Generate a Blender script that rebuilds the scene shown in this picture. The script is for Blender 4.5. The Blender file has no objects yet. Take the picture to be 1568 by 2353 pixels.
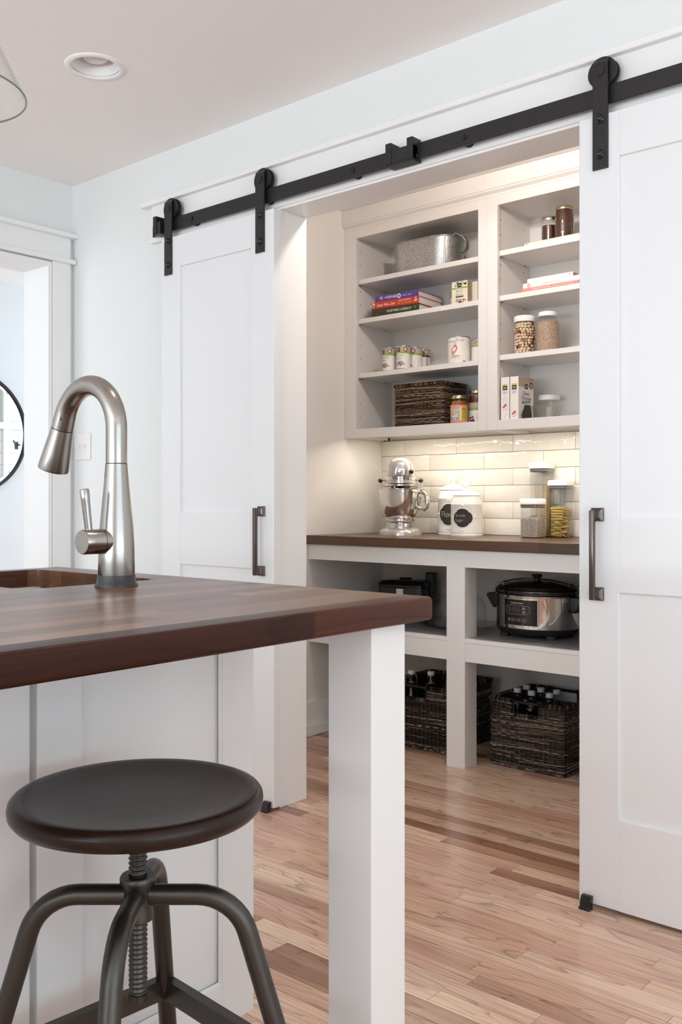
import bpy, bmesh, math, random
from mathutils import Vector, Matrix
S = bpy.context.scene
C = S.collection
PI = math.pi
rnd = random.Random(7)

# ------------------------------------------------------------------ camera
cam_d = bpy.data.cameras.new('camera')
cam = bpy.data.objects.new('camera', cam_d)
C.objects.link(cam)
cam.location = (0, 0, 1.067)
cam.rotation_euler = (PI/2, 0, math.radians(40.765))
cam_d.sensor_fit = 'VERTICAL'
cam_d.sensor_height = 36.0
cam_d.lens = 2176.0/2353.0*36.0
cam_d.shift_y = -24.07/2353.0
cam_d.clip_start = 0.02
S.camera = cam

# ------------------------------------------------------------------ world, daylight, lamps, exposure
W = bpy.data.worlds.new('sky')
S.world = W
W.use_nodes = True
bg = W.node_tree.nodes['Background']
bg.inputs[0].default_value = (0.80, 0.90, 1.0, 1)
bg.inputs[1].default_value = 1.0

def area_light(name, loc, rot, sx, sy, power, col, spread=180):
    d = bpy.data.lights.new(name, 'AREA')
    d.shape = 'RECTANGLE'; d.size = sx; d.size_y = sy
    d.energy = power; d.color = col
    d.spread = math.radians(spread)
    o = bpy.data.objects.new(name, d); C.objects.link(o)
    o.location = loc; o.rotation_euler = rot
    return o
# daylight through the kitchen's south and east windows and the hall's window, plus added fill lights
area_light('daylight_south', (-1.10, -3.40, 1.62), (PI/2, 0, 0), 3.6, 1.36, 33, (0.78, 0.90, 1.0))
area_light('ceiling_fill_south', (-1.10, -3.36, 1.02), (PI/2+math.radians(76), 0, 0), 3.6, 0.9, 205, (0.84, 0.93, 1.0))  # added fill aimed upward to brighten the ceiling, no real source
area_light('daylight_east', (2.60, 0.10, 1.14), (PI/2, 0, PI/2), 3.4, 2.1, 40, (0.78, 0.90, 1.0))
area_light('ceiling_fill_east', (2.55, 0.10, 1.10), (PI/2+math.radians(72), 0, PI/2), 3.4, 0.5, 36, (0.84, 0.93, 1.0))  # second added upward fill for the ceiling, from the east side
area_light('daylight_hall', (-4.62, 0.36, 1.40), (PI/2, 0, 0), 1.2, 1.8, 16, (0.88, 0.95, 1.0))
area_light('hall_fill_north', (-4.62, 5.20, 1.40), (PI/2, 0, PI), 1.4, 1.9, 40, (0.88, 0.95, 1.0))  # added fill for the hall; its end wall has no window

S.view_settings.view_transform = 'Standard'
S.view_settings.look = 'None'
S.view_settings.exposure = 0.07
S.view_settings.gamma = 1.0
S.view_settings.use_curve_mapping = False
try:
    S.cycles.use_denoising = True
    S.cycles.max_bounces = 10
    S.cycles.diffuse_bounces = 6
    S.cycles.glossy_bounces = 5
    S.cycles.transmission_bounces = 8
    S.cycles.transparent_max_bounces = 24
    S.cycles.caustics_reflective = False
    S.cycles.caustics_refractive = False
    S.cycles.sample_clamp_indirect = 6.0
    S.cycles.blur_glossy = 0.6
except Exception:
    pass

# ------------------------------------------------------------------ materials
def new_mat(name):
    m = bpy.data.materials.new(name); m.use_nodes = True
    nt = m.node_tree
    return m, nt, nt.nodes['Principled BSDF']

def N(nt, kind, **kw):
    n = nt.nodes.new(kind)
    for k, v in kw.items():
        if k.startswith('i_'):
            key = k[2:]
            key = int(key) if key.isdigit() else key.replace('_', ' ')
            n.inputs[key].default_value = v
        else:
            setattr(n, k, v)
    return n

def L(nt, a, b): nt.links.new(a, b)

def plain(name, col, rough=0.5, metal=0.0, bump=0.0, bscale=80.0, coat=0.0, mottle=0.0, mscale=6.0, spec=None, aniso=0.0):
    """painted / plastic / metal surface with a little procedural relief and mottling"""
    m, nt, b = new_mat(name)
    b.inputs['Base Color'].default_value = (*col, 1)
    b.inputs['Roughness'].default_value = rough
    b.inputs['Metallic'].default_value = metal
    if spec is not None: b.inputs['Specular IOR Level'].default_value = spec
    if coat:
        b.inputs['Coat Weight'].default_value = coat
        b.inputs['Coat Roughness'].default_value = 0.08
    if aniso: b.inputs['Anisotropic'].default_value = aniso
    tc = N(nt, 'ShaderNodeTexCoord')
    if bump:
        n = N(nt, 'ShaderNodeTexNoise', i_Scale=bscale, i_Detail=3.0)
        L(nt, tc.outputs['Object'], n.inputs['Vector'])
        bp = N(nt, 'ShaderNodeBump', i_Strength=bump, i_Distance=0.002)
        L(nt, n.outputs['Fac'], bp.inputs['Height']); L(nt, bp.outputs['Normal'], b.inputs['Normal'])
    if mottle:
        n2 = N(nt, 'ShaderNodeTexNoise', i_Scale=mscale, i_Detail=4.0)
        L(nt, tc.outputs['Object'], n2.inputs['Vector'])
        mx = N(nt, 'ShaderNodeMix', data_type='RGBA')
        mx.inputs[6].default_value = (*[c*(1-mottle) for c in col], 1)
        mx.inputs[7].default_value = (*[min(1, c*(1+mottle)) for c in col], 1)
        L(nt, n2.outputs['Fac'], mx.inputs[0]); L(nt, mx.outputs[2], b.inputs['Base Color'])
    return m

def wood(name, cols, along='X', ring=7.0, rough=0.3, spec=0.5, coat=0.0, dark=0.55, fibre=0.35, scale=1.0, rough_var=0.1, cross=9.0):
    """plank wood: tone by piece (object random), cathedral grain and fine fibre stretched along the piece"""
    m, nt, b = new_mat(name)
    tc = N(nt, 'ShaderNodeTexCoord'); oi = N(nt, 'ShaderNodeObjectInfo')
    off = N(nt, 'ShaderNodeMath', operation='MULTIPLY', i_1=37.0); L(nt, oi.outputs['Random'], off.inputs[0])
    cmb = N(nt, 'ShaderNodeCombineXYZ'); L(nt, off.outputs[0], cmb.inputs[0]); L(nt, off.outputs[0], cmb.inputs[1]); L(nt, off.outputs[0], cmb.inputs[2])
    def mapped(sa, sc):
        mp = N(nt, 'ShaderNodeMapping')
        sc3 = {'X': (sa, sc, sc), 'Y': (sc, sa, sc), 'Z': (sc, sc, sa)}[along]
        mp.inputs['Scale'].default_value = sc3
        L(nt, tc.outputs['Object'], mp.inputs['Vector'])
        ad = N(nt, 'ShaderNodeVectorMath', operation='ADD')
        L(nt, mp.outputs[0], ad.inputs[0]); L(nt, cmb.outputs[0], ad.inputs[1])
        return ad.outputs[0]
    n1 = N(nt, 'ShaderNodeTexNoise', i_Scale=1.0*scale, i_Detail=2.5, i_Distortion=0.35)
    L(nt, mapped(1.1, cross), n1.inputs['Vector'])
    mul = N(nt, 'ShaderNodeMath', operation='MULTIPLY', i_1=ring); L(nt, n1.outputs['Fac'], mul.inputs[0])
    fr = N(nt, 'ShaderNodeMath', operation='FRACT'); L(nt, mul.outputs[0], fr.inputs[0])
    rr = N(nt, 'ShaderNodeValToRGB')
    e = rr.color_ramp.elements
    e[0].position = 0.0; e[0].color = (0.30, 0.28, 0.27, 1)
    e[1].position = 1.0; e[1].color = (0.95, 0.95, 0.95, 1)
    x = e.new(0.16); x.color = (0.9, 0.9, 0.9, 1)
    x = e.new(0.75); x.color = (1, 1, 1, 1)
    L(nt, fr.outputs[0], rr.inputs[0])
    n2 = N(nt, 'ShaderNodeTexNoise', i_Scale=1.0*scale, i_Detail=3.0)
    L(nt, mapped(5.0, 260.0), n2.inputs['Vector'])
    cr = N(nt, 'ShaderNodeValToRGB')
    e = cr.color_ramp.elements
    e[0].position = 0.0; e[0].color = (*cols[0], 1)
    e[1].position = 1.0; e[1].color = (*cols[-1], 1)
    for i, c in enumerate(cols[1:-1]):
        q = e.new((i+1)/(len(cols)-1)); q.color = (*c, 1)
    n3 = N(nt, 'ShaderNodeTexNoise', i_Scale=1.0*scale, i_Detail=2.0)
    L(nt, mapped(0.8, 5.0), n3.inputs['Vector'])
    mixr = N(nt, 'ShaderNodeMath', operation='MULTIPLY_ADD', i_1=0.55, i_2=-0.275); L(nt, n3.outputs['Fac'], mixr.inputs[0])
    addr = N(nt, 'ShaderNodeMath', operation='ADD', use_clamp=True); L(nt, mixr.outputs[0], addr.inputs[0]); L(nt, oi.outputs['Random'], addr.inputs[1])
    L(nt, addr.outputs[0], cr.inputs[0])
    m1 = N(nt, 'ShaderNodeMix', data_type='RGBA', blend_type='MULTIPLY'); m1.inputs[0].default_value = dark
    L(nt, cr.outputs[0], m1.inputs[6]); L(nt, rr.outputs[0], m1.inputs[7])
    m2 = N(nt, 'ShaderNodeMix', data_type='RGBA', blend_type='MULTIPLY'); m2.inputs[0].default_value = fibre
    r2 = N(nt, 'ShaderNodeValToRGB'); r2.color_ramp.elements[0].position = 0.35; r2.color_ramp.elements[1].position = 0.62
    r2.color_ramp.elements[0].color = (0.35, 0.33, 0.3, 1)
    L(nt, n2.outputs['Fac'], r2.inputs[0])
    L(nt, m1.outputs[2], m2.inputs[6]); L(nt, r2.outputs[0], m2.inputs[7])
    L(nt, m2.outputs[2], b.inputs['Base Color'])
    ro = N(nt, 'ShaderNodeMath', operation='MULTIPLY_ADD', i_1=rough_var, i_2=rough-rough_var/2); L(nt, n2.outputs['Fac'], ro.inputs[0])
    L(nt, ro.outputs[0], b.inputs['Roughness'])
    bp = N(nt, 'ShaderNodeBump', i_Strength=0.12, i_Distance=0.001)
    L(nt, n2.outputs['Fac'], bp.inputs['Height']); L(nt, bp.outputs['Normal'], b.inputs['Normal'])
    b.inputs['Specular IOR Level'].default_value = spec
    if coat:
        b.inputs['Coat Weight'].default_value = coat; b.inputs['Coat Roughness'].default_value = 0.12
    return m

def thin_glass(name, tint=(1, 1, 1), rough=0.0, refl=1.0):
    """thin clear wall: see-through, with Fresnel reflection"""
    m, nt, b = new_mat(name)
    out = nt.nodes['Material Output']
    nt.nodes.remove(b)
    tr = N(nt, 'ShaderNodeBsdfTransparent'); tr.inputs[0].default_value = (*tint, 1)
    gl = N(nt, 'ShaderNodeBsdfGlossy', i_Roughness=rough)
    fr = N(nt, 'ShaderNodeLayerWeight', i_Blend=0.5)
    pw = N(nt, 'ShaderNodeMath', operation='POWER', i_1=5.0); L(nt, fr.outputs['Facing'], pw.inputs[0])
    mu = N(nt, 'ShaderNodeMath', operation='MULTIPLY_ADD', i_1=0.85*refl, i_2=0.035*refl, use_clamp=True); L(nt, pw.outputs[0], mu.inputs[0])
    mx = N(nt, 'ShaderNodeMixShader')
    L(nt, mu.outputs[0], mx.inputs[0]); L(nt, tr.outputs[0], mx.inputs[1]); L(nt, gl.outputs[0], mx.inputs[2])
    L(nt, mx.outputs[0], out.inputs[0])
    return m

def emitter(name, col, strength):
    m, nt, b = new_mat(name)
    b.inputs['Base Color'].default_value = (*col, 1)
    b.inputs['Emission Color'].default_value = (*col, 1)
    b.inputs['Emission Strength'].default_value = strength
    return m

def grainy(name, c1, c2, c3, scale=420.0, bump=0.8, rough=0.6):
    m, nt, b = new_mat(name)
    tc = N(nt, 'ShaderNodeTexCoord')
    v = N(nt, 'ShaderNodeTexVoronoi', i_Scale=scale); L(nt, tc.outputs['Object'], v.inputs['Vector'])
    cr = N(nt, 'ShaderNodeValToRGB')
    e = cr.color_ramp.elements
    e[0].color = (*c1, 1); e[1].color = (*c3, 1); q = e.new(0.5); q.color = (*c2, 1)
    sp = N(nt, 'ShaderNodeSeparateColor'); L(nt, v.outputs['Color'], sp.inputs[0]); L(nt, sp.outputs[0], cr.inputs[0])
    mx = N(nt, 'ShaderNodeMix', data_type='RGBA', blend_type='MULTIPLY'); mx.inputs[0].default_value = 0.55
    r = N(nt, 'ShaderNodeValToRGB'); r.color_ramp.elements[0].color = (1, 1, 1, 1); r.color_ramp.elements[1].color = (0.3, 0.27, 0.25, 1)
    r.color_ramp.elements[0].position = 0.3; r.color_ramp.elements[1].position = 0.75
    L(nt, v.outputs['Distance'], r.inputs[0])
    L(nt, cr.outputs[0], mx.inputs[6]); L(nt, r.outputs[0], mx.inputs[7]); L(nt, mx.outputs[2], b.inputs['Base Color'])
    bp = N(nt, 'ShaderNodeBump', i_Strength=bump, i_Distance=0.002, invert=True)
    L(nt, v.outputs['Distance'], bp.inputs['Height']); L(nt, bp.outputs['Normal'], b.inputs['Normal'])
    b.inputs['Roughness'].default_value = rough
    return m

def vcol(name, rough=0.6, low=0.45):
    m, nt, b = new_mat(name)
    a = N(nt, 'ShaderNodeAttribute', attribute_name='Col')
    tc = N(nt, 'ShaderNodeTexCoord')
    n = N(nt, 'ShaderNodeTexNoise', i_Scale=160.0, i_Detail=2.0); L(nt, tc.outputs['Object'], n.inputs['Vector'])
    r = N(nt, 'ShaderNodeValToRGB'); r.color_ramp.elements[0].position = 0.3; r.color_ramp.elements[1].position = 0.7
    r.color_ramp.elements[0].color = (low, low*0.95, low*0.9, 1); r.color_ramp.elements[1].color = (1, 1, 1, 1)
    L(nt, n.outputs['Fac'], r.inputs[0])
    mx = N(nt, 'ShaderNodeMix', data_type='RGBA', blend_type='MULTIPLY'); mx.inputs[0].default_value = 1.0
    L(nt, a.outputs['Color'], mx.inputs[6]); L(nt, r.outputs[0], mx.inputs[7]); L(nt, mx.outputs[2], b.inputs['Base Color'])
    b.inputs['Roughness'].default_value = rough
    return m

def galvanised(name):
    m, nt, b = new_mat(name)
    tc = N(nt, 'ShaderNodeTexCoord')
    v = N(nt, 'ShaderNodeTexVoronoi', i_Scale=230.0); L(nt, tc.outputs['Object'], v.inputs['Vector'])
    n = N(nt, 'ShaderNodeTexNoise', i_Scale=30.0, i_Detail=4.0); L(nt, tc.outputs['Object'], n.inputs['Vector'])
    sp = N(nt, 'ShaderNodeSeparateColor'); L(nt, v.outputs['Color'], sp.inputs[0])
    ad = N(nt, 'ShaderNodeMath', operation='MULTIPLY_ADD', i_1=0.6); L(nt, sp.outputs[0], ad.inputs[0])
    hf = N(nt, 'ShaderNodeMath', operation='MULTIPLY', i_1=0.4); L(nt, n.outputs['Fac'], hf.inputs[0]); L(nt, hf.outputs[0], ad.inputs[2])
    cr = N(nt, 'ShaderNodeValToRGB'); cr.color_ramp.elements[0].color = (0.26, 0.26, 0.26, 1); cr.color_ramp.elements[1].color = (0.66, 0.65, 0.63, 1)
    L(nt, ad.outputs[0], cr.inputs[0]); L(nt, cr.outputs[0], b.inputs['Base Color'])
    b.inputs['Metallic'].default_value = 0.9
    ro = N(nt, 'ShaderNodeMath', operation='MULTIPLY_ADD', i_1=0.25, i_2=0.28); L(nt, ad.outputs[0], ro.inputs[0]); L(nt, ro.outputs[0], b.inputs['Roughness'])
    return m

def butcher(name, cols, along, w, length, rough):
    """edge-glued staves drawn as brick pattern of wood tones"""
    m, nt, b = new_mat(name)
    tc = N(nt, 'ShaderNodeTexCoord')
    br = N(nt, 'ShaderNodeTexBrick'); br.offset = 0.37; br.squash = 1.0
    br.inputs['Color1'].default_value = (0, 0, 0, 1); br.inputs['Color2'].default_value = (1, 1, 1, 1)
    br.inputs['Mortar'].default_value = (0.3, 0.3, 0.3, 1)
    br.inputs['Scale'].default_value = 1.0; br.inputs['Mortar Size'].default_value = 0.0
    br.inputs['Brick Width'].default_value = length; br.inputs['Row Height'].default_value = w
    L(nt, tc.outputs['Object'], br.inputs['Vector'])
    mp = N(nt, 'ShaderNodeMapping'); mp.inputs['Scale'].default_value = (4, 110, 110); L(nt, tc.outputs['Object'], mp.inputs['Vector'])
    n = N(nt, 'ShaderNodeTexNoise', i_Scale=1.0, i_Detail=4.0); L(nt, mp.outputs[0], n.inputs['Vector'])
    sp = N(nt, 'ShaderNodeSeparateColor'); L(nt, br.outputs['Color'], sp.inputs[0])
    ad = N(nt, 'ShaderNodeMath', operation='MULTIPLY_ADD', i_1=0.55); L(nt, sp.outputs[0], ad.inputs[0])
    hf = N(nt, 'ShaderNodeMath', operation='MULTIPLY', i_1=0.5); L(nt, n.outputs['Fac'], hf.inputs[0]); L(nt, hf.outputs[0], ad.inputs[2])
    cr = N(nt, 'ShaderNodeValToRGB'); cr.color_ramp.elements[0].color = (*cols[0], 1); cr.color_ramp.elements[1].color = (*cols[1], 1)
    L(nt, ad.outputs[0], cr.inputs[0]); L(nt, cr.outputs[0], b.inputs['Base Color'])
    b.inputs['Roughness'].default_value = rough
    return m

def tile_mat(name):
    m, nt, b = new_mat(name)
    oi = N(nt, 'ShaderNodeObjectInfo'); tc = N(nt, 'ShaderNodeTexCoord')
    cr = N(nt, 'ShaderNodeValToRGB'); cr.color_ramp.elements[0].color = (0.80, 0.765, 0.70, 1); cr.color_ramp.elements[1].color = (0.86, 0.83, 0.77, 1)
    L(nt, oi.outputs['Random'], cr.inputs[0]); L(nt, cr.outputs[0], b.inputs['Base Color'])
    b.inputs['Roughness'].default_value = 0.07
    mu = N(nt, 'ShaderNodeMath', operation='MULTIPLY', i_1=50.0); L(nt, oi.outputs['Random'], mu.inputs[0])
    n = N(nt, 'ShaderNodeTexNoise', noise_dimensions='4D', i_Scale=15.0, i_Detail=2.5); L(nt, tc.outputs['Object'], n.inputs['Vector']); L(nt, mu.outputs[0], n.inputs['W'])
    bp = N(nt, 'ShaderNodeBump', i_Strength=0.6, i_Distance=0.012); L(nt, n.outputs['Fac'], bp.inputs['Height']); L(nt, bp.outputs['Normal'], b.inputs['Normal'])
    return m

M = {}
M['wall'] = plain('wall paint', (0.765, 0.785, 0.775), 0.6, bump=0.05, bscale=300)
M['hall'] = plain('hall wall paint', (0.76, 0.81, 0.845), 0.6, bump=0.05, bscale=300)
M['ceiling'] = plain('ceiling paint', (0.90, 0.875, 0.86), 0.8, bump=0.08, bscale=250)
M['trim'] = plain('white trim enamel', (0.83, 0.83, 0.82), 0.32, bump=0.03, bscale=120)
M['door'] = plain('white door enamel', (0.775, 0.785, 0.79), 0.30, bump=0.03, bscale=120)
M['pantry_wall'] = plain('pantry wall paint', (0.80, 0.775, 0.74), 0.6, bump=0.05, bscale=300)
M['cabinet'] = plain('pale grey cabinet enamel', (0.745, 0.72, 0.695), 0.33, bump=0.03, bscale=120)
M['base'] = plain('white base enamel', (0.87, 0.88, 0.88), 0.30, bump=0.03, bscale=120)
M['island'] = plain('grey white island enamel', (0.77, 0.765, 0.755), 0.33, bump=0.03, bscale=120)
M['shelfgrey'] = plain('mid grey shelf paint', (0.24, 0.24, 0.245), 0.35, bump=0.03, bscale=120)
M['post'] = plain('island post enamel', (0.77, 0.77, 0.755), 0.33, bump=0.03, bscale=120)
M['oak'] = wood('oak strip floor', [(0.33, 0.17, 0.11), (0.64, 0.395, 0.28), (0.76, 0.51, 0.375), (0.84, 0.63, 0.48), (0.60, 0.34, 0.25), (0.70, 0.45, 0.35)], 'X', ring=12, rough=0.17, dark=0.62, fibre=0.5, cross=10.0)
M['walnut'] = wood('walnut stave', [(0.060, 0.022, 0.011), (0.13, 0.055, 0.029), (0.27, 0.135, 0.072), (0.11, 0.043, 0.023), (0.20, 0.09, 0.048)], 'Y', ring=6, rough=0.30, spec=0.4, dark=0.55, fibre=0.5, cross=11.0)
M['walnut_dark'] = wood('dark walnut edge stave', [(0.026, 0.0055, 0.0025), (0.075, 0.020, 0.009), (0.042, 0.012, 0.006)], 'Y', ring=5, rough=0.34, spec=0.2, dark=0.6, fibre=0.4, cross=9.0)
M['worktop'] = butcher('walnut worktop', [(0.028, 0.013, 0.007), (0.15, 0.078, 0.043)], 'X', 0.045, 0.62, 0.32)
M['seat'] = wood('espresso wood seat', [(0.017, 0.008, 0.0055), (0.030, 0.014, 0.0095)], 'X', ring=5, rough=0.30, spec=0.25, dark=0.3, fibre=0.35)
M['gunmetal'] = plain('gunmetal tube', (0.075, 0.068, 0.060), 0.36, 0.85, bump=0.05, bscale=200, mottle=0.15, mscale=20)
M['black'] = plain('black powder coated steel', (0.018, 0.016, 0.017), 0.45, 0.2, bump=0.1, bscale=500)
M['bronze'] = plain('oil rubbed bronze', (0.13, 0.105, 0.095), 0.26, 0.9, bump=0.03, bscale=200)
M['nickel'] = plain('brushed nickel', (0.37, 0.345, 0.32), 0.21, 1.0, bump=0.02, bscale=300, aniso=0.5)
M['chrome'] = plain('polished steel', (0.78, 0.76, 0.73), 0.05, 1.0)
M['steel'] = plain('satin stainless steel', (0.66, 0.65, 0.64), 0.16, 1.0)
M['silver_paint'] = plain('silver metallic enamel', (0.60, 0.57, 0.55), 0.22, 0.55, coat=0.6, bump=0.02, bscale=500)
M['blackgloss'] = plain('glossy black plastic', (0.012, 0.011, 0.011), 0.12)
M['blackmatte'] = plain('matt black plastic', (0.016, 0.015, 0.015), 0.45)
M['charcoal'] = plain('charcoal plastic', (0.016, 0.016, 0.017), 0.35)
M['smoke'] = thin_glass('smoked lid glass', (0.10, 0.11, 0.11), 0.02, 1.3)
M['glass'] = thin_glass('clear thin glass', (0.985, 0.99, 0.985))
M['glassgreen'] = thin_glass('glass rim', (0.52, 0.60, 0.56), 0.02, 1.6)
M['acrylic'] = thin_glass('clear acrylic', (0.955, 0.955, 0.95), 0.0, 2.0)
M['gasket'] = plain('smoky gasket', (0.20, 0.17, 0.19), 0.3)
M['whiteplastic'] = plain('white plastic', (0.86, 0.85, 0.84), 0.3)
M['ceramic'] = plain('white glazed ceramic', (0.86, 0.83, 0.80), 0.22, bump=0.05, bscale=40)
M['chalk'] = plain('chalkboard label', (0.030, 0.025, 0.020), 0.75, mottle=0.2, mscale=60)
M['chalkpen'] = plain('chalk lettering', (0.36, 0.36, 0.33), 0.9)
M['chalkgreen'] = plain('pale green chalk lettering', (0.36, 0.40, 0.26), 0.9)
M['print'] = plain('black ink', (0.012, 0.011, 0.011), 0.5)
M['printgrey'] = plain('grey ink', (0.33, 0.30, 0.30), 0.5)
M['printwhite'] = plain('white ink', (0.85, 0.84, 0.82), 0.5)
M['printmaroon'] = plain('maroon ink', (0.16, 0.015, 0.020), 0.45)
M['printred'] = plain('red ink', (0.50, 0.055, 0.045), 0.45)
M['printpink'] = plain('tomato pink ink', (0.75, 0.24, 0.20), 0.45)
M['printgreen'] = plain('green ink', (0.22, 0.40, 0.03), 0.45)
M['printblue'] = plain('slate blue ink', (0.16, 0.28, 0.36), 0.45)
M['printyellow'] = plain('yellow ink', (0.62, 0.45, 0.04), 0.45)
M['printtan'] = plain('tan ink', (0.46, 0.36, 0.27), 0.5)
M['printbrown'] = plain('brown ink', (0.10, 0.05, 0.03), 0.5)
M['printchoc'] = plain('chocolate ink', (0.030, 0.008, 0.006), 0.4)
M['printorange'] = plain('orange ink', (0.75, 0.30, 0.18), 0.5)
M['paper'] = plain('white label paper', (0.80, 0.76, 0.72), 0.5)
M['cream'] = plain('cream carton', (0.74, 0.68, 0.56), 0.55)
M['kraft'] = plain('tan carton', (0.40, 0.32, 0.23), 0.6, mottle=0.2, mscale=40)
M['tin'] = plain('tinplate', (0.62, 0.60, 0.57), 0.25, 1.0)
M['gold'] = plain('gold lid', (0.62, 0.50, 0.28), 0.25, 1.0)
M['galv'] = galvanised('galvanised steel')
M['wicker'] = vcol('woven wicker', 0.42)
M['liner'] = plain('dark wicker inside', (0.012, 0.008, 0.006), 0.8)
M['tile'] = tile_mat('cream glazed tile')
M['grout'] = plain('grey beige grout', (0.42, 0.37, 0.31), 0.9)
M['pages'] = plain('book pages', (0.74, 0.68, 0.62), 0.7)
M['bk_purple'] = plain('purple cover', (0.09, 0.045, 0.26), 0.35)
M['bk_red'] = plain('red cover', (0.50, 0.035, 0.015), 0.35)
M['bk_green'] = plain('dark green cover', (0.032, 0.038, 0.015), 0.4)
M['bk_pink'] = plain('salmon cover', (0.62, 0.25, 0.22), 0.45)
M['bk_white'] = plain('white cover', (0.82, 0.77, 0.74), 0.45)
M['honey'] = plain('dark honey', (0.055, 0.013, 0.004), 0.06, coat=1.0)
M['salsa'] = plain('orange salsa', (0.28, 0.075, 0.010), 0.10, coat=0.8, mottle=0.35, mscale=70)
M['sauce'] = plain('dark red sauce', (0.085, 0.010, 0.004), 0.10, coat=0.8)
M['rice'] = grainy('rice', (0.50, 0.40, 0.33), (0.74, 0.66, 0.58), (0.84, 0.78, 0.70), 380)
M['quinoa'] = grainy('farro', (0.33, 0.20, 0.13), (0.52, 0.36, 0.26), (0.66, 0.50, 0.38), 430)
M['nut'] = vcol('hazelnuts', 0.5, 0.85)
M['pasta'] = plain('dry pasta', (0.62, 0.44, 0.13), 0.45, mottle=0.12, mscale=50)
M['mirror'] = plain('mirror silvering', (0.90, 0.92, 0.92), 0.0, 1.0)
M['switch'] = plain('ivory switch plastic', (0.80, 0.78, 0.75), 0.35)
M['warmstrip'] = emitter('warm light strip', (1.0, 0.80, 0.52), 12.0)
M['frost'] = plain('frosted bulb glass', (0.80, 0.77, 0.77), 0.25)
M['capclear'] = plain('frosted clear cap', (0.62, 0.62, 0.62), 0.25)
M['pet'] = thin_glass('clear bottle plastic', (0.93, 0.95, 0.97), 0.02, 1.3)
M['shiplap'] = plain('painted shiplap', (0.82, 0.84, 0.84), 0.45)
M['sage'] = plain('pale sage paint', (0.60, 0.64, 0.61), 0.5)
M['redrubber'] = plain('red rubber washer', (0.35, 0.03, 0.03), 0.5)

# ------------------------------------------------------------------ helpers
OFF = {}

def mesh_from(name, bm, mats, smooth=None):
    me = bpy.data.meshes.new(name)
    bm.normal_update()
    bm.to_mesh(me); bm.free()
    for m in (mats if isinstance(mats, (list, tuple)) else [mats]):
        me.materials.append(M[m] if isinstance(m, str) else m)
    if smooth is not None:
        me.shade_smooth()
        me.set_sharp_from_angle(angle=math.radians(smooth))
    return me

def obj(name, bm, mats, parent=None, smooth=None, world=True, recalc=True):
    """link one mesh object; with a parent the bmesh is in world space (world=True) or in the parent's own space"""
    if recalc: bmesh.ops.recalc_face_normals(bm, faces=bm.faces)
    if parent is not None and world:
        bmesh.ops.translate(bm, verts=bm.verts, vec=-OFF[parent.name])
    me = mesh_from(name, bm, mats, smooth)
    o = bpy.data.objects.new(name, me); C.objects.link(o)
    if parent is not None:
        o.parent = parent; OFF[o.name] = OFF[parent.name]
    else:
        OFF[o.name] = Vector((0, 0, 0))
    return o

def tag(o, label=None, cat=None, group=None, kind=None):
    if label: o['label'] = label
    if cat: o['category'] = cat
    if group: o['group'] = group
    if kind: o['kind'] = kind
    return o

def thing(name, label, cat, loc=(0, 0, 0), rotz=0.0, group=None, kind=None):
    o = bpy.data.objects.new(name, None); C.objects.link(o)
    o.empty_display_size = 0.05
    o.location = loc; o.rotation_euler = (0, 0, rotz)
    OFF[o.name] = Vector(loc)
    return tag(o, label, cat, group, kind)

def struct(name, bm, mats, label=None, smooth=None):
    o = obj(name, bm, mats, None, smooth)
    return tag(o, label, None, None, 'structure')

def copy_tree(o, parent=None):
    c = o.copy(); C.objects.link(c)
    if parent is not None: c.parent = parent
    OFF[c.name] = OFF[o.name]
    for ch in list(o.children): copy_tree(ch, c)
    return c

def box(bm, x0, x1, y0, y1, z0, z1, bev=0.0, seg=1):
    r = bmesh.ops.create_cube(bm, size=1.0)
    vs = r['verts']
    bmesh.ops.scale(bm, vec=(abs(x1-x0), abs(y1-y0), abs(z1-z0)), verts=vs)
    bmesh.ops.translate(bm, vec=((x0+x1)/2, (y0+y1)/2, (z0+z1)/2), verts=vs)
    if bev > 0:
        es = list({e for v in vs for e in v.link_edges})
        bmesh.ops.bevel(bm, geom=es, offset=bev, segments=seg, affect='EDGES', profile=0.5)
    return bm

def B(*a, **k): return box(bmesh.new(), *a, **k)

def lathe(bm, prof, seg=32, c=(0, 0, 0), sx=1.0, sy=1.0, a0=0.0):
    rings = []
    for r, z in prof:
        if r < 1e-6: rings.append([bm.verts.new((c[0], c[1], c[2]+z))])
        else: rings.append([bm.verts.new((c[0]+sx*r*math.cos(a0+2*PI*i/seg), c[1]+sy*r*math.sin(a0+2*PI*i/seg), c[2]+z)) for i in range(seg)])
    for a, b in zip(rings[:-1], rings[1:]):
        if len(a) == 1 and len(b) == 1: continue
        for i in range(seg):
            j = (i+1) % seg
            if len(a) == 1: bm.faces.new((a[0], b[j], b[i]))
            elif len(b) == 1: bm.faces.new((a[i], a[j], b[0]))
            else: bm.faces.new((a[i], a[j], b[j], b[i]))
    return bm

def LA(prof, seg=32, c=(0, 0, 0), **k): return lathe(bmesh.new(), prof, seg, c, **k)

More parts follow.
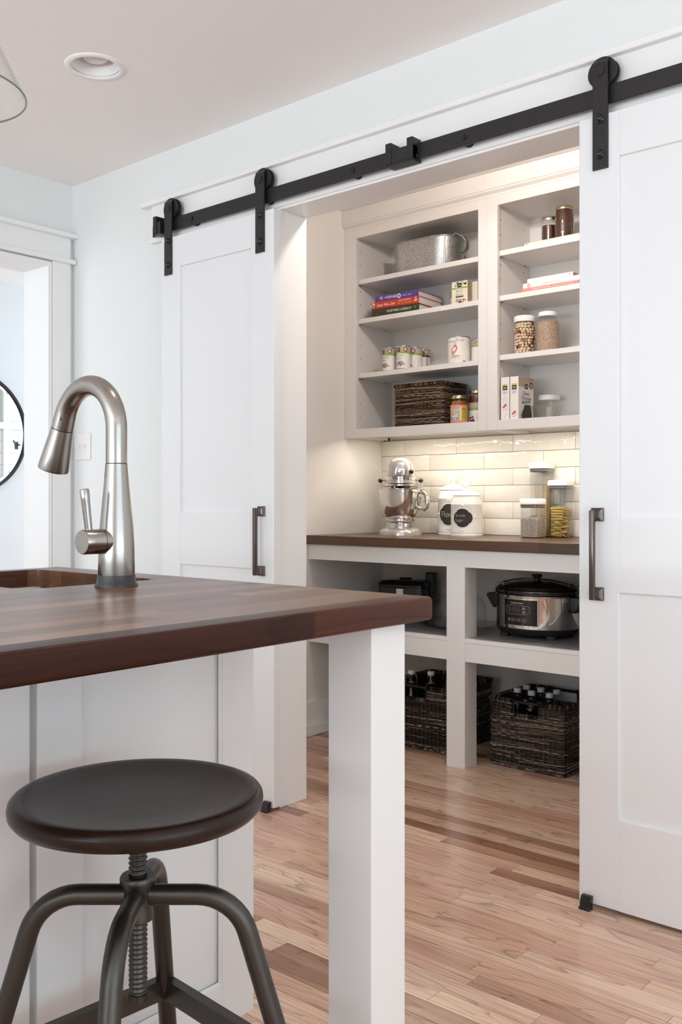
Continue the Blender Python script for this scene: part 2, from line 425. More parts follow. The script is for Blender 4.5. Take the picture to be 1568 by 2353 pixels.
def tube(bm, pts, rad, sides=10, caps=True, closed=False):
    pts = [Vector(p) for p in pts]; n = len(pts)
    rads = rad if isinstance(rad, (list, tuple)) else [rad]*n
    T = []
    for i in range(n):
        a = pts[(i-1) % n] if (closed or i > 0) else pts[i]
        b = pts[(i+1) % n] if (closed or i < n-1) else pts[i]
        T.append((b-a).normalized())
    up = Vector((0, 0, 1)) if abs(T[0].z) < 0.9 else Vector((1, 0, 0))
    nrm = T[0].cross(up).normalized()
    rings = []
    for i in range(n):
        nrm = (nrm - T[i]*nrm.dot(T[i])).normalized()
        bn = T[i].cross(nrm)
        rings.append([bm.verts.new(pts[i] + (nrm*math.cos(2*PI*k/sides) + bn*math.sin(2*PI*k/sides))*rads[i]) for k in range(sides)])
    m = n if closed else n-1
    for i in range(m):
        a, b = rings[i], rings[(i+1) % n]
        for k in range(sides):
            l = (k+1) % sides
            bm.faces.new((a[k], a[l], b[l], b[k]))
    if caps and not closed:
        bm.faces.new(rings[0][::-1]); bm.faces.new(rings[-1])
    return bm

def TU(pts, rad, sides=10, **k): return tube(bmesh.new(), pts, rad, sides, **k)

def arc(c, r, a0, a1, n, ax1, ax2):
    c = Vector(c); ax1 = Vector(ax1); ax2 = Vector(ax2)
    return [c + ax1*r*math.cos(a0+(a1-a0)*i/n) + ax2*r*math.sin(a0+(a1-a0)*i/n) for i in range(n+1)]

def prism(bm, poly, axis, a, b):
    """extrude a 2D polygon along an axis ('X': poly=(y,z), 'Y': (x,z), 'Z': (x,y))"""
    def P(u, v, w): return {'X': (w, u, v), 'Y': (u, w, v), 'Z': (u, v, w)}[axis]
    A = [bm.verts.new(P(u, v, a)) for u, v in poly]
    Bv = [bm.verts.new(P(u, v, b)) for u, v in poly]
    n = len(poly)
    bm.faces.new(A); bm.faces.new(Bv[::-1])
    for i in range(n):
        j = (i+1) % n
        bm.faces.new((A[i], Bv[i], Bv[j], A[j]))
    return bm

def rounded_rect(hx, hy, r, n=5, cx=0, cy=0):
    out = []
    for qx, qy, a in ((1, 1, 0), (-1, 1, PI/2), (-1, -1, PI), (1, -1, 3*PI/2)):
        for i in range(n+1):
            t = a + PI/2*i/n
            out.append((cx+qx*(hx-r)+r*math.cos(t), cy+qy*(hy-r)+r*math.sin(t)))
    return out

def loft(bm, rings, cap0=True, cap1=True):
    R = [[bm.verts.new(p) for p in r] for r in rings]
    n = len(R[0])
    for a, b in zip(R[:-1], R[1:]):
        for i in range(n):
            j = (i+1) % n
            bm.faces.new((a[i], a[j], b[j], b[i]))
    if cap0: bm.faces.new(R[0][::-1])
    if cap1: bm.faces.new(R[-1])
    return bm

def rect_loft(secs, r, n=5, c=(0, 0), cap0=True, cap1=True):
    """rounded-rectangle sections (hx, hy, z)"""
    return loft(bmesh.new(), [[(x, y, z) for x, y in rounded_rect(hx, hy, min(r, hx*0.98, hy*0.98), n, c[0], c[1])] for hx, hy, z in secs], cap0, cap1)

def sphere(bm, c, r, sx=1, sy=1, sz=1, seg=12, rings=8):
    prof = [(max(0.0, math.sin(PI*i/rings)), -math.cos(PI*i/rings)) for i in range(rings+1)]
    prof[0] = (0, -1); prof[-1] = (0, 1)
    R = []
    for rr, z in prof:
        if rr < 1e-6: R.append([bm.verts.new((c[0], c[1], c[2]+r*sz*z))])
        else: R.append([bm.verts.new((c[0]+r*sx*rr*math.cos(2*PI*i/seg), c[1]+r*sy*rr*math.sin(2*PI*i/seg), c[2]+r*sz*z)) for i in range(seg)])
    for a, b in zip(R[:-1], R[1:]):
        for i in range(seg):
            j = (i+1) % seg
            if len(a) == 1: bm.faces.new((a[0], b[j], b[i]))
            elif len(b) == 1: bm.faces.new((a[i], a[j], b[0]))
            else: bm.faces.new((a[i], a[j], b[j], b[i]))
    return bm

def cyl(bm, p0, p1, r, sides=16):
    return tube(bm, [p0, p1], r, sides)

# flat print: 2D shapes laid on a plane or round a cylinder, a hair above the surface
def text2d(s, size, x=0.0, y=0.0, align='CENTER', shear=0.0, sx=1.0):
    cu = bpy.data.curves.new('t', 'FONT')
    cu.body = s; cu.size = size; cu.align_x = align; cu.align_y = 'CENTER'; cu.resolution_u = 2; cu.shear = shear
    ob = bpy.data.objects.new('t', cu)
    me = bpy.data.meshes.new_from_object(ob)
    vs = [(v.co.x*sx+x, v.co.y+y) for v in me.vertices]; fs = [tuple(p.vertices) for p in me.polygons]
    bpy.data.objects.remove(ob); bpy.data.curves.remove(cu); bpy.data.meshes.remove(me)
    return vs, fs

def rect2d(x0, x1, y0, y1, n=1):
    vs = []; fs = []
    for i in range(n+1):
        x = x0+(x1-x0)*i/n
        vs += [(x, y0), (x, y1)]
    for i in range(n): fs.append((2*i, 2*i+2, 2*i+3, 2*i+1))
    return vs, fs

def poly2d(pts): return list(pts), [tuple(range(len(pts)))]

def disc2d(x, y, rx, ry=None, n=14, rot=0.0):
    ry = rx if ry is None else ry
    return poly2d([(x+rx*math.cos(2*PI*i/n)*math.cos(rot)-ry*math.sin(2*PI*i/n)*math.sin(rot),
                    y+rx*math.cos(2*PI*i/n)*math.sin(rot)+ry*math.sin(2*PI*i/n)*math.cos(rot)) for i in range(n)])

def ring2d(x, y, rx, ry, w, n=20, sup=2.0):
    vs = []; fs = []
    for i in range(n):
        t = 2*PI*i/n; c, s = math.cos(t), math.sin(t)
        ex = 2.0/sup
        ux = math.copysign(abs(c)**ex, c); uy = math.copysign(abs(s)**ex, s)
        vs += [(x+(rx-w)*ux, y+(ry-w)*uy), (x+rx*ux, y+ry*uy)]
    for i in range(n):
        a = 2*i; b = 2*((i+1) % n)
        fs.append((a, a+1, b+1, b))
    return vs, fs

def on_plane(o, u, v):
    o, u, v = Vector(o), Vector(u).normalized(), Vector(v).normalized()
    nrm = u.cross(v)
    return lambda x, y, d: o + u*x + v*y + nrm*d

def on_cyl(cx, cy, z, r, phi, sxy=(1, 1)):
    """x runs to the viewer's right round an upright cylinder; phi turns the print's middle from -Y towards +X"""
    return lambda x, y, d: Vector((cx+sxy[0]*(r+d)*math.sin(phi+x/r), cy-sxy[1]*(r+d)*math.cos(phi+x/r), z+y))

def printed(name, parent, mat, shapes, mapf, lift=0.0004, world=True):
    bm = bmesh.new()
    for vs, fs in shapes:
        V = [bm.verts.new(mapf(x, y, lift)) for x, y in vs]
        for f in fs:
            try: bm.faces.new([V[i] for i in f])
            except ValueError: pass
    return obj(name, bm, mat, parent, None, world, recalc=False)

def heap2d(cx, cy, w, h, n, r, seed, squash=0.7):
    rr = random.Random(seed); out = []
    for _ in range(n):
        t = rr.random()*2*PI; q = math.sqrt(rr.random())
        x = cx+w*q*math.cos(t); y = cy+h*q*math.sin(t)
        out.append(disc2d(x, y, r, r*squash, 7, rr.random()*3))
    return out

# ------------------------------------------------------------------ the setting
XW, YN, ZC = -3.60, 2.375, 2.447          # kitchen west wall, north wall, ceiling
OX0, OX1, OZ = -2.313, -1.10, 2.083       # pantry opening
PX0, PX1, PY = -2.94, -0.56, 3.735        # pantry west, east, north walls
DY0, DY1, DZ = 1.33, 2.243, 2.074         # hall doorway in the west wall

# floor: subfloor with every visible oak strip a piece of its own
bm = bmesh.new()
box(bm, -5.60, 2.75, -3.55, 5.30, -0.08, -0.010)
box(bm, -5.60, -3.60, -3.55, 5.30, -0.010, 0.0)
box(bm, -3.60, 2.75, -3.55, 0.45, -0.010, 0.0)
box(bm, 0.30, 2.75, 0.45, 2.45, -0.010, -0.0004)
box(bm, -3.60, -3.28, 0.45, 2.45, -0.010, -0.0004)
floor = struct('floor', bm, 'oak', 'oak strip floor running from the kitchen into the pantry')
lens = (0.36, 0.55, 0.75, 0.98, 1.22)
PW = 0.0572
plank_me = []
for ln in lens:
    b_ = B(-ln/2+0.0004, ln/2-0.0004, -PW/2+0.0004, PW/2-0.0004, -0.010, 0.0, bev=0.0006)
    plank_me.append(mesh_from('floor_plank', b_, 'oak'))
rows = 57
for i in range(rows):
    y = 0.45 + PW*(i+0.5)
    x = -3.28 - rnd.random()*0.5
    while x < 0.30:
        k = rnd.randrange(len(lens))
        o = bpy.data.objects.new('floor_plank', plank_me[k]); C.objects.link(o)
        o.parent = floor
        xc = x+lens[k]/2
        o.location = (xc, y, -0.0001*(rnd.random()))
        x += lens[k]

# ceiling with round holes for the can lights
def hole_ceiling(x0, x1, y0, y1, z, holes):
    bm = bmesh.new()
    vs = [bm.verts.new(p) for p in ((x0, y0, z), (x1, y0, z), (x1, y1, z), (x0, y1, z))]
    es = [bm.edges.new((vs[i], vs[(i+1) % 4])) for i in range(4)]
    for cx, cy, r in holes:
        c = [bm.verts.new((cx+r*math.cos(2*PI*i/40), cy+r*math.sin(2*PI*i/40), z)) for i in range(40)]
        es += [bm.edges.new((c[i], c[(i+1) % 40])) for i in range(40)]
    bmesh.ops.triangle_fill(bm, use_beauty=True, use_dissolve=False, edges=es)
    r_ = bmesh.ops.extrude_face_region(bm, geom=bm.faces[:])
    bmesh.ops.translate(bm, vec=(0, 0, 0.12), verts=[g for g in r_['geom'] if isinstance(g, bmesh.types.BMVert)])
    return bm
CAN1 = (-2.553, 1.766); CAN2 = (-1.76, 2.74); CAN3 = (-1.12, 1.34)
struct('ceiling', hole_ceiling(-3.76, 2.75, -3.55, 3.86, ZC, [(*CAN1, 0.078), (*CAN3, 0.078)]), 'ceiling', 'flat off white ceiling over kitchen and pantry')

# north wall with the pantry opening
bm = bmesh.new()
box(bm, XW, OX0-0.019, YN, 2.49, 0, ZC); box(bm, OX1+0.019, 2.75, YN, 2.49, 0, ZC); box(bm, OX0-0.019, OX1+0.019, YN, 2.49, OZ+0.019, ZC)
struct('wall_north', bm, 'wall', 'pale painted wall carrying the barn doors')
bm = bmesh.new()
box(bm, OX0-0.019, OX0, 2.358, 2.494, 0, OZ, bev=0.0015); box(bm, OX1, OX1+0.019, 2.358, 2.494, 0, OZ, bev=0.0015); box(bm, OX0-0.019, OX1+0.019, 2.358, 2.494, OZ, OZ+0.019, bev=0.0015)
struct('trim_1', bm, 'trim', 'white jamb lining round the pantry opening')
# west wall with hall doorway
bm = bmesh.new()
box(bm, -3.755, XW, -3.55, DY0-0.019, 0, ZC); box(bm, -3.755, XW, DY1+0.019, YN+0.115, 0, ZC); box(bm, -3.755, XW, DY0-0.019, DY1+0.019, DZ+0.019, ZC)
struct('wall_west', bm, 'wall', 'pale painted wall with the hall doorway')
bm = bmesh.new()
box(bm, -3.776, -3.583, DY0-0.019, DY0, 0, DZ+0.019, bev=0.001); box(bm, -3.776, -3.583, DY1, DY1+0.019, 0, DZ+0.019, bev=0.001); box(bm, -3.776, -3.583, DY0, DY1, DZ, DZ+0.019, bev=0.001)
struct('trim_2', bm, 'trim', 'white jamb lining of the hall doorway')
# doorway casing: legs, bead, fillet, frieze and cap
bm = bmesh.new()
for y0, y1 in ((DY1+0.021, 2.352), (DY0-0.109, DY0-0.021)):
    box(bm, XW, -3.581, y0, y1, 0, 2.098, bev=0.0015)
struct('trim_3', bm, 'trim', 'flat white casing legs beside the hall doorway')
bm = bmesh.new()
box(bm, XW, -3.566, DY0-0.128, 2.372, 2.098, 2.118, bev=0.003, seg=2)
box(bm, XW, -3.581, DY0-0.109, 2.352, 2.118, 2.209, bev=0.001)
box(bm, XW, -3.556, DY0-0.146, 2.3745, 2.209, 2.228, bev=0.0015)
struct('trim_4', bm, 'trim', 'white head trim with cap over the hall doorway')
# header board behind the barn door track
bm = bmesh.new()
box(bm, -3.027, -0.30, 2.357, YN, 2.104, 2.236, bev=0.001)
struct('trim_5', bm, 'trim', 'white header board behind the barn door track')
bm = bmesh.new()
box(bm, -3.075, -0.25, 2.338, YN, 2.236, 2.255, bev=0.0015)
struct('trim_6', bm, 'trim', 'white projecting cap along the top of the header board')
bm = bmesh.new()
box(bm, -3.03, -0.30, 2.350, YN, 2.090, 2.104, bev=0.003, seg=2)
struct('trim_7', bm, 'trim', 'white bead under the header board')
# walls out of view that close the kitchen, with the windows the daylight comes through
def wall_with_window(name, x0, x1, y0, y1, wx0, wx1, wy0, wy1, wz0, wz1, label):
    bm = bmesh.new()
    box(bm, x0, x1, y0, y1, 0, wz0); box(bm, x0, x1, y0, y1, wz1, ZC)
    if wx1-wx0 > wy1-wy0 and (x1-x0) > (y1-y0):
        box(bm, x0, wx0, y0, y1, wz0, wz1); box(bm, wx1, x1, y0, y1, wz0, wz1)
    else:
        box(bm, x0, x1, y0, wy0, wz0, wz1); box(bm, x0, x1, wy1, y1, wz0, wz1)
    struct(name, bm, 'wall', label)
wall_with_window('wall_south', -3.755, 2.75, -3.55, -3.30, -2.90, 0.70, -3.55, -3.30, 0.92, 2.32, 'kitchen wall with the wide window behind the viewer')
wall_with_window('wall_east', 2.50, 2.75, -3.30, 2.375, 2.5, 2.75, -1.60, 1.80, 0.08, 2.20, 'kitchen wall with the glazed doors right of the viewer')
def window(name, axis, c0, c1, plane, z0, z1, n, label):
    bm = bmesh.new(); t = 0.05
    def bx(a, b, z_0, z_1, d=0.03):
        if axis == 'X': box(bm, a, b, plane-d/2, plane+d/2, z_0, z_1)
        else: box(bm, plane-d/2, plane+d/2, a, b, z_0, z_1)
    bx(c0, c0+t, z0, z1); bx(c1-t, c1, z0, z1); bx(c0, c1, z0, z0+t); bx(c0, c1, z1-t, z1)
    for i in range(1, n): 
        x = c0+(c1-c0)*i/n; bx(x-0.03, x+0.03, z0, z1)
    bx(c0, c1, (z0+z1)/2-0.02, (z0+z1)/2+0.02, 0.02)
    struct(name, bm, 'trim', label)
window('window_1', 'X', -2.90, 0.70, -3.33, 0.92, 2.32, 4, 'four part white window in the south wall')
window('window_2', 'Y', -1.60, 1.80, 2.53, 0.08, 2.20, 3, 'white glazed doors in the east wall')

# pantry shell
struct('wall_pantry_west', B(-3.05, PX0, 2.494, PY+0.12, 0, ZC), 'pantry_wall', 'cream lit side wall inside the pantry')
struct('wall_pantry_east', B(PX1, PX1+0.11, 2.494, PY+0.12, 0, ZC), 'pantry_wall', 'pantry side wall behind the right barn door')
wall_n = struct('wall_pantry_north', B(PX0, PX1, PY, PY+0.12, 0, ZC), 'pantry_wall', 'pantry back wall with cream tiled splash back')
struct('baseboard_west', box(box(bmesh.new(), PX0, PX0+0.014, 2.494, PY, 0, 0.155, bev=0.002), PX0+0.014, PX0+0.030, 2.494, PY, 0, 0.052, bev=0.004), 'trim', 'white skirting board with shoe mould along the pantry side wall')
struct('baseboard_north', B(PX0+0.014, PX1, PY-0.014, PY, 0, 0.155, bev=0.002), 'trim', 'white skirting board along the pantry back wall')
# splash back: grout bed, each tile a piece
gt = obj('grout_bed', B(PX0, PX1, PY-0.003, PY, 0.914, 1.372), 'grout', wall_n)
TW, TH, TG = 0.3045, 0.0753, 0.0016
zr = 0.9155
for r in range(6):
    x = (-2.495 if r % 2 == 1 else -2.647) - 4*TW
    z1 = min(zr+TH-TG, 1.3705)
    while x < PX1:
        a, b_ = max(x+TG/2, PX0+0.001), min(x+TW-TG/2, PX1)
        if b_-a > 0.01:
            bm = bmesh.new(); box(bm, a, b_, PY-0.011, PY-0.002, zr, z1, bev=0.0016, seg=2)
            t = obj('tile', bm, 'tile', wall_n, 40)
        x += TW
    zr += TH

# hall beyond the doorway
struct('wall_hall_west', B(-5.60, -5.48, 0.20, 5.30, 0, ZC), 'hall', 'pale blue hall wall where the round mirror hangs')
wh = struct('wall_hall_east', B(-3.755, -3.70, YN+0.115, 5.30, 0, ZC), 'shiplap', 'hall wall with shiplap seen in the mirror')
wh2 = struct('wall_hall_north', B(-5.60, -3.70, 5.25, 5.30, 0, ZC), 'hall', 'end wall of the hall')
bm = bmesh.new(); box(bm, -5.60, -5.22, 0.20, 0.30, 0, ZC); box(bm, -4.02, -3.755, 0.20, 0.30, 0, ZC); box(bm, -5.22, -4.02, 0.20, 0.30, 0, 0.5); box(bm, -5.22, -4.02, 0.20, 0.30, 2.3, ZC)
struct('wall_hall_south', bm, 'hall', 'hall wall with the hall window')
struct('ceiling_hall', B(-5.60, -3.755, 0.20, 5.30, ZC, ZC+0.1), 'ceiling', 'hall ceiling')
struct('baseboard_hall', B(-5.48, -5.465, 0.30, 5.25, 0, 0.14), 'trim', 'hall skirting board')
# shiplap boards, battens on the hall side (seen in the mirror)
for i in range(12):
    z = 1.66-0.097*(i+1)
    obj('shiplap_board', B(-3.767, -3.755, 2.60, 5.2, z+0.0015, z+0.0955, bev=0.001), 'shiplap', wh)
obj('sage_panel', B(-3.759, -3.755, 2.60, 5.2, 1.715, 2.40), 'sage', wh)
obj('shelf_rail', B(-3.80, -3.755, 2.60, 5.2, 1.66, 1.715, bev=0.002), 'trim', wh)
for y in (2.9, 3.5, 4.09, 4.68):
    obj('batten', B(-3.79, -3.755, y-0.028, y+0.028, 0.5, 2.40, bev=0.002), 'trim', wh)

# ------------------------------------------------------------------ barn doors
DF, DB = 2.312, 2.347
def barn_door(x0, x1, label, pull_x, strap_xs, guide_x):
    t = thing('barn_door', label, 'door', ((x0+x1)/2, (DF+DB)/2, 0.012))
    sw = 0.1115; b = 0.0015
    for a, c in ((x0, x0+sw), (x1-sw, x1)):
        obj('stile', B(a, c, DF, DB, 0.012, 2.075, bev=b), 'door', t)
    for z0, z1 in ((0.012, 0.246), (0.832, 1.026), (1.957, 2.075)):
        obj('rail', B(x0+sw, x1-sw, DF, DB, z0, z1, bev=0.0008), 'door', t)
    for z0, z1 in ((0.240, 0.838), (1.020, 1.963)):
        obj('panel', B(x0+sw-0.004, x1-sw+0.004, DF+0.010, DB-0.010, z0, z1), 'door', t)
    p = obj('door_pull', B(pull_x-0.0065, pull_x+0.0065, 2.272, 2.287, 0.812, 1.045, bev=0.0025, seg=2), 'bronze', t, 40)
    for z in (0.826, 1.033):
        bm = bmesh.new()
        loft(bm, [[(pull_x+sx*h, y, z+sz*h) for sx, sz in ((-1, -1), (1, -1), (1, 1), (-1, 1))] for h, y in ((0.0175, DF), (0.0175, 2.3085), (0.0165, 2.3065), (0.0115, 2.302), (0.0085, 2.300), (0.0075, 2.2985), (0.0065, 2.285))])
        obj('rosette', bm, 'bronze', p)
    for x in strap_xs:
        bm = bmesh.new()
        prof = [(DF-0.001, 1.932), (DF-0.001, 2.195)]
        outer = [(2.306, 1.932), (2.306, 2.196)] + [(2.3295-0.0235*math.cos(a), 2.2005+0.0235*math.sin(a)) for a in [PI*i/12 for i in range(13)]] + [(2.353, 2.155)]
        inner = [(2.3475, 2.155), (2.3475, 2.196)] + [(2.3295+0.018*math.cos(a), 2.2005+0.018*math.sin(a)) for a in [PI*i/12 for i in range(13)]] + [(2.3115, 2.196), (2.3115, 1.932)]
        prism(bm, outer+inner, 'X', x-0.021, x+0.021)
        h = obj('hanger_strap', bm, 'black', t, 35)
        bm = bmesh.new()
        w = [(0.0, -0.011), (0.040, -0.011), (0.040, -0.0075), (0.0335, -0.0055), (0.0335, 0.0055), (0.040, 0.0075), (0.040, 0.011), (0.0, 0.011)]
        lathe(bm, w, 36)
        bmesh.ops.rotate(bm, verts=bm.verts, cent=(0, 0, 0), matrix=Matrix.Rotation(PI/2, 3, 'X'))
        bmesh.ops.translate(bm, verts=bm.verts, vec=(x, 2.3293, 2.188))
        obj('wheel', bm, 'black', h, 40)
        bm = bmesh.new()
        cyl(bm, (x, 2.3065, 2.186), (x, 2.303, 2.186), 0.0125, 20)
        cyl(bm, (x, 2.3045, 2.186), (x, 2.350, 2.186), 0.007, 12)
        obj('axle_bolt', bm, 'black', h, 40)
        for z in (2.062, 1.970):
            bm = bmesh.new()
            lathe(bm, [(0.0, 0.0), (0.0125, 0.0), (0.0125, 0.0025), (0.0105, 0.004), (0.0095, 0.008), (0.006, 0.0118), (0.0, 0.013)], 18)
            bmesh.ops.rotate(bm, verts=bm.verts, cent=(0, 0, 0), matrix=Matrix.Rotation(PI/2, 3, 'X'))
            bmesh.ops.translate(bm, verts=bm.verts, vec=(x, 2.3062, z))
            obj('dome_bolt', bm, 'blackgloss', h, 40)
    return t
barn_door(-2.908, -2.299, 'left white shaker barn door, behind the faucet, hung on two black straps', -2.357, (-2.862, -2.362), -2.32)
barn_door(-1.160, -0.551, 'right white shaker barn door at the right edge of the view', -1.107, (-1.098, -0.612), -1.133)
for gx, lab in ((-1.133, 'small black floor guide under the corner of the right barn door'), (-2.322, 'small black floor guide under the corner of the left barn door')):
    bm = bmesh.new()
    box(bm, gx-0.016, gx+0.016, 2.284, 2.306, 0, 0.006, bev=0.0015)
    prism(bm, [(2.288, 0.004), (2.306, 0.004), (2.310, 0.034), (2.299, 0.034), (2.292, 0.022)], 'X', gx-0.014, gx+0.014)
    g = tag(obj('floor_guide', bm, 'blackgloss', None, 40), lab, 'guide', 'floor guides of the barn doors')
# track
tr = thing('barn_door_track', 'long flat black sliding track bolted to the white header board', 'track', (-1.62, 2.329, 2.129))
obj('track_bar', B(-2.93, -0.30, 2.326, 2.332, 2.105, 2.154, bev=0.0008), 'black', tr)
for x in (-2.747, -2.352, -1.954, -1.531, -1.115, -0.72):
    bm = bmesh.new(); cyl(bm, (x, 2.332, 2.124), (x, 2.3575, 2.124), 0.0165, 20); obj('spacer', bm, 'black', tr, 40)
    bm = bmesh.new(); cyl(bm, (x, 2.326, 2.129), (x, 2.3215, 2.129), 0.0085, 6); obj('bolt', bm, 'blackgloss', tr)
def stopper(xa, xb, ears):
    bm = bmesh.new()
    box(bm, xa, xb, 2.303, 2.3258, 2.104, 2.146, bev=0.001)
    for e0, e1 in ears: box(bm, e0, e1, 2.300, 2.345, 2.103, 2.168, bev=0.001)
    box(bm, xa, xb, 2.303, 2.345, 2.098, 2.1045, bev=0.001)
    return bm
obj('stopper', stopper(-1.803, -1.699, ((-1.803, -1.781), (-1.721, -1.699))), 'black', tr)
bm = bmesh.new(); cyl(bm, (-1.698, 2.318, 2.112), (-1.6955, 2.318, 2.112), 0.005, 8); obj('set_screw', bm, 'steel', tr)
bm = stopper(-2.945, -2.905, ((-2.945, -2.925),))
box(bm, -2.990, -2.944, 2.334, 2.340, 2.104, 2.146, bev=0.0006); cyl(bm, (-2.972, 2.3336, 2.118), (-2.972, 2.3325, 2.118), 0.004, 10)
obj('stopper', bm, 'black', tr)

# ------------------------------------------------------------------ kitchen island
IX0, IX1, IY0, IY1 = -1.96, -0.885, -1.40, 1.256
ZT, ZB = 0.914, 0.8755
isl = thing('kitchen_island', 'pale grey island base with recessed panels under the walnut worktop', 'island', (-1.6, 0.3, 0.0))
FX = -1.28; EY = 1.235
bm = bmesh.new()
box(bm, -1.92, -1.902, IY0+0.03, EY, 0.0, ZB); box(bm, FX-0.040, FX-0.020, IY0+0.03, EY, 0.116, ZB)
box(bm, -1.902, FX-0.040, EY-0.02, EY, 0.0, ZB); box(bm, -1.902, FX-0.040, IY0+0.03, IY0+0.05, 0.0, ZB); box(bm, -1.902, FX-0.040, IY0+0.05, EY-0.02, 0.10, 0.116)
obj('carcass', bm, 'island', isl)
obj('toe_kick', B(-1.36, -1.345, IY0+0.03, EY-0.01, 0.0, 0.116), 'island', isl)
def shaker_x(y0, y1, z0, z1, sl, sr, rb, rt):
    f = obj('panel_frame', B(FX-0.020, FX, y0, y0+sl, z0, z1, bev=0.001), 'island', isl)
    obj('stile', B(FX-0.020, FX, y1-sr, y1, z0, z1, bev=0.001), 'island', f)
    obj('rail', B(FX-0.020, FX, y0+sl, y1-sr, z0, z0+rb, bev=0.0008), 'island', f)
    obj('rail', B(FX-0.020, FX, y0+sl, y1-sr, z1-rt, z1, bev=0.0008), 'island', f)
    # bevelled inner bead and recessed field
    bm = bmesh.new()
    ya, yb, za, zb = y0+sl, y1-sr, z0+rb, z1-rt
    loft(bm, [[(x, ya+i, za+i), (x, yb-i, za+i), (x, yb-i, zb-i), (x, ya+i, zb-i)] for x, i in ((FX-0.001, 0.0), (FX-0.004, 0.006))], False, False)
    obj('bead', bm, 'island', f, recalc=False)
    obj('panel', B(FX-0.019, FX-0.009, ya, yb, za, zb), 'island', f)
shaker_x(0.783, EY, 0.117, ZB-0.001, 0.078, 0.079, 0.076, 0.022)
shaker_x(0.300, 0.770, 0.117, ZB-0.001, 0.078, 0.100, 0.076, 0.022)
shaker_x(-0.180, 0.287, 0.117, ZB-0.001, 0.078, 0.078, 0.076, 0.09)
shaker_x(-1.370, -0.193, 0.117, ZB-0.001, 0.078, 0.078, 0.076, 0.09)
obj('leg', B(-1.0005, -0.911, 1.129, 1.214, 0.0, ZB, bev=0.0015), 'post', isl)
obj('leg', B(-1.0005, -0.911, -1.360, -1.275, 0.0, ZB, bev=0.0015), 'post', isl)
# worktop of single staves
wt = thing('island_worktop', 'thick dark walnut butcher block worktop with the sink cut into it', 'worktop', (-1.42, 0.3, ZB))
SX0, SX1, SY0, SY1 = -1.915, -1.4895, 0.885, 1.172
def stave(x0, x1, y0, y1, edge=0, tip=False):
    e = 0.007
    if edge > 0:
        poly = [(x0, ZB), (x1-e, ZB)] + [(x1-e+e*math.sin(PI/2*i/5), ZB+e-e*math.cos(PI/2*i/5)) for i in range(1, 6)] + [(x1-e+e*math.cos(PI/2*i/5), ZT-e+e*math.sin(PI/2*i/5)) for i in range(0, 6)] + [(x0, ZT)]
    elif edge < 0:
        poly = [(x1, ZT), (x0+e, ZT), (x0+0.002, ZT-0.002), (x0, ZT-e), (x0, ZB), (x1, ZB)]
    else:
        poly = [(x0, ZB), (x1, ZB), (x1, ZT), (x0, ZT)]
    bm = bmesh.new()
    if tip:
        # round the end of the stave over by shrinking the section in steps
        rings = []
        cx, cz = (x0 if edge > 0 else (x1 if edge < 0 else None)), (ZB+ZT)/2
        for k in range(6):
            a = PI/2*k/5; sh = e*(1-math.cos(a)); yy = y1-e+e*math.sin(a)
            rg = []
            for px_, pz_ in poly:
                nz = cz+(pz_-cz)*(1-sh/(ZT-cz))
                nx = px_
                if edge > 0: nx = x0+(px_-x0)*(1-sh/(x1-x0))
                elif edge < 0: nx = x1+(px_-x1)*(1-sh/(x1-x0))
                rg.append((nx, yy, nz))
            rings.append(rg)
        loft(bm, [[(a_, y0, b_) for a_, b_ in poly]] + rings)
    else:
        loft(bm, [[(a_, y0, b_) for a_, b_ in poly], [(a_, y1, b_) for a_, b_ in poly]])
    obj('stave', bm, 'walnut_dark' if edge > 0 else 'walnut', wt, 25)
edges = [IX1-0.0465*i for i in range(14)]
edges += [edges[-1]-(edges[-1]-SX0)/9*i for i in range(1, 10)] + [IX0]
r2 = random.Random(5)
for i in range(len(edges)-1):
    x1, x0 = edges[i], edges[i+1]
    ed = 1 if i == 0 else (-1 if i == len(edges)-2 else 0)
    insink = x0 >= SX0-1e-6 and x1 <= SX1+1e-6
    def run(ya, yb, tip):
        cuts = [yb]
        y = yb - (0.285 if i == 0 else 0.12+0.55*r2.random())
        while y > ya+0.12:
            cuts.append(y); y -= 0.40+0.45*r2.random()
        cuts.append(ya)
        for k in range(len(cuts)-1): stave(x0, x1, cuts[k+1], cuts[k], ed, tip and k == 0)
    if insink:
        run(SY1, IY1, True); run(IY0, SY0, False)
    else: run(IY0, IY1, True)
for (cx, cy, qx, qy) in ((SX0, SY1, 1, -1), (SX1, SY1, -1, -1), (SX0, SY0, 1, 1), (SX1, SY0, -1, 1)):
    r = 0.026
    pl = [(cx, cy)] + [(cx+qx*r-qx*r*math.sin(PI/2*k/6), cy+qy*r-qy*r*math.cos(PI/2*k/6)) for k in range(7)]
    bm = bmesh.new(); prism(bm, pl, 'Z', ZB, ZT-0.0003); obj('corner_fillet', bm, 'walnut', wt)
# sink
bm = bmesh.new()
cxs, cys = (SX0+SX1)/2, (SY0+SY1)/2; hx, hy = (SX1-SX0)/2+0.004, (SY1-SY0)/2+0.004
secs = [(hx+0.014, hy+0.014, 0.874), (hx, hy, 0.874), (hx-0.002, hy-0.002, 0.868), (hx-0.006, hy-0.006, 0.74), (hx-0.03, hy-0.03, 0.716), (0.03, 0.03, 0.708)]
bm = rect_loft(secs, 0.03, 6, (cxs, cys), cap0=False)
sk = thing('sink', 'small stainless steel prep sink set below the walnut worktop', 'sink', (cxs, cys, 0.708))
obj('basin', bm, 'steel', sk, 40)
obj('drain', LA([(0.0, 0.7085), (0.027, 0.7085), (0.030, 0.7105), (0.024, 0.712), (0.0, 0.7105)], 24, (cxs, cys, 0)), 'steel', sk, 40)

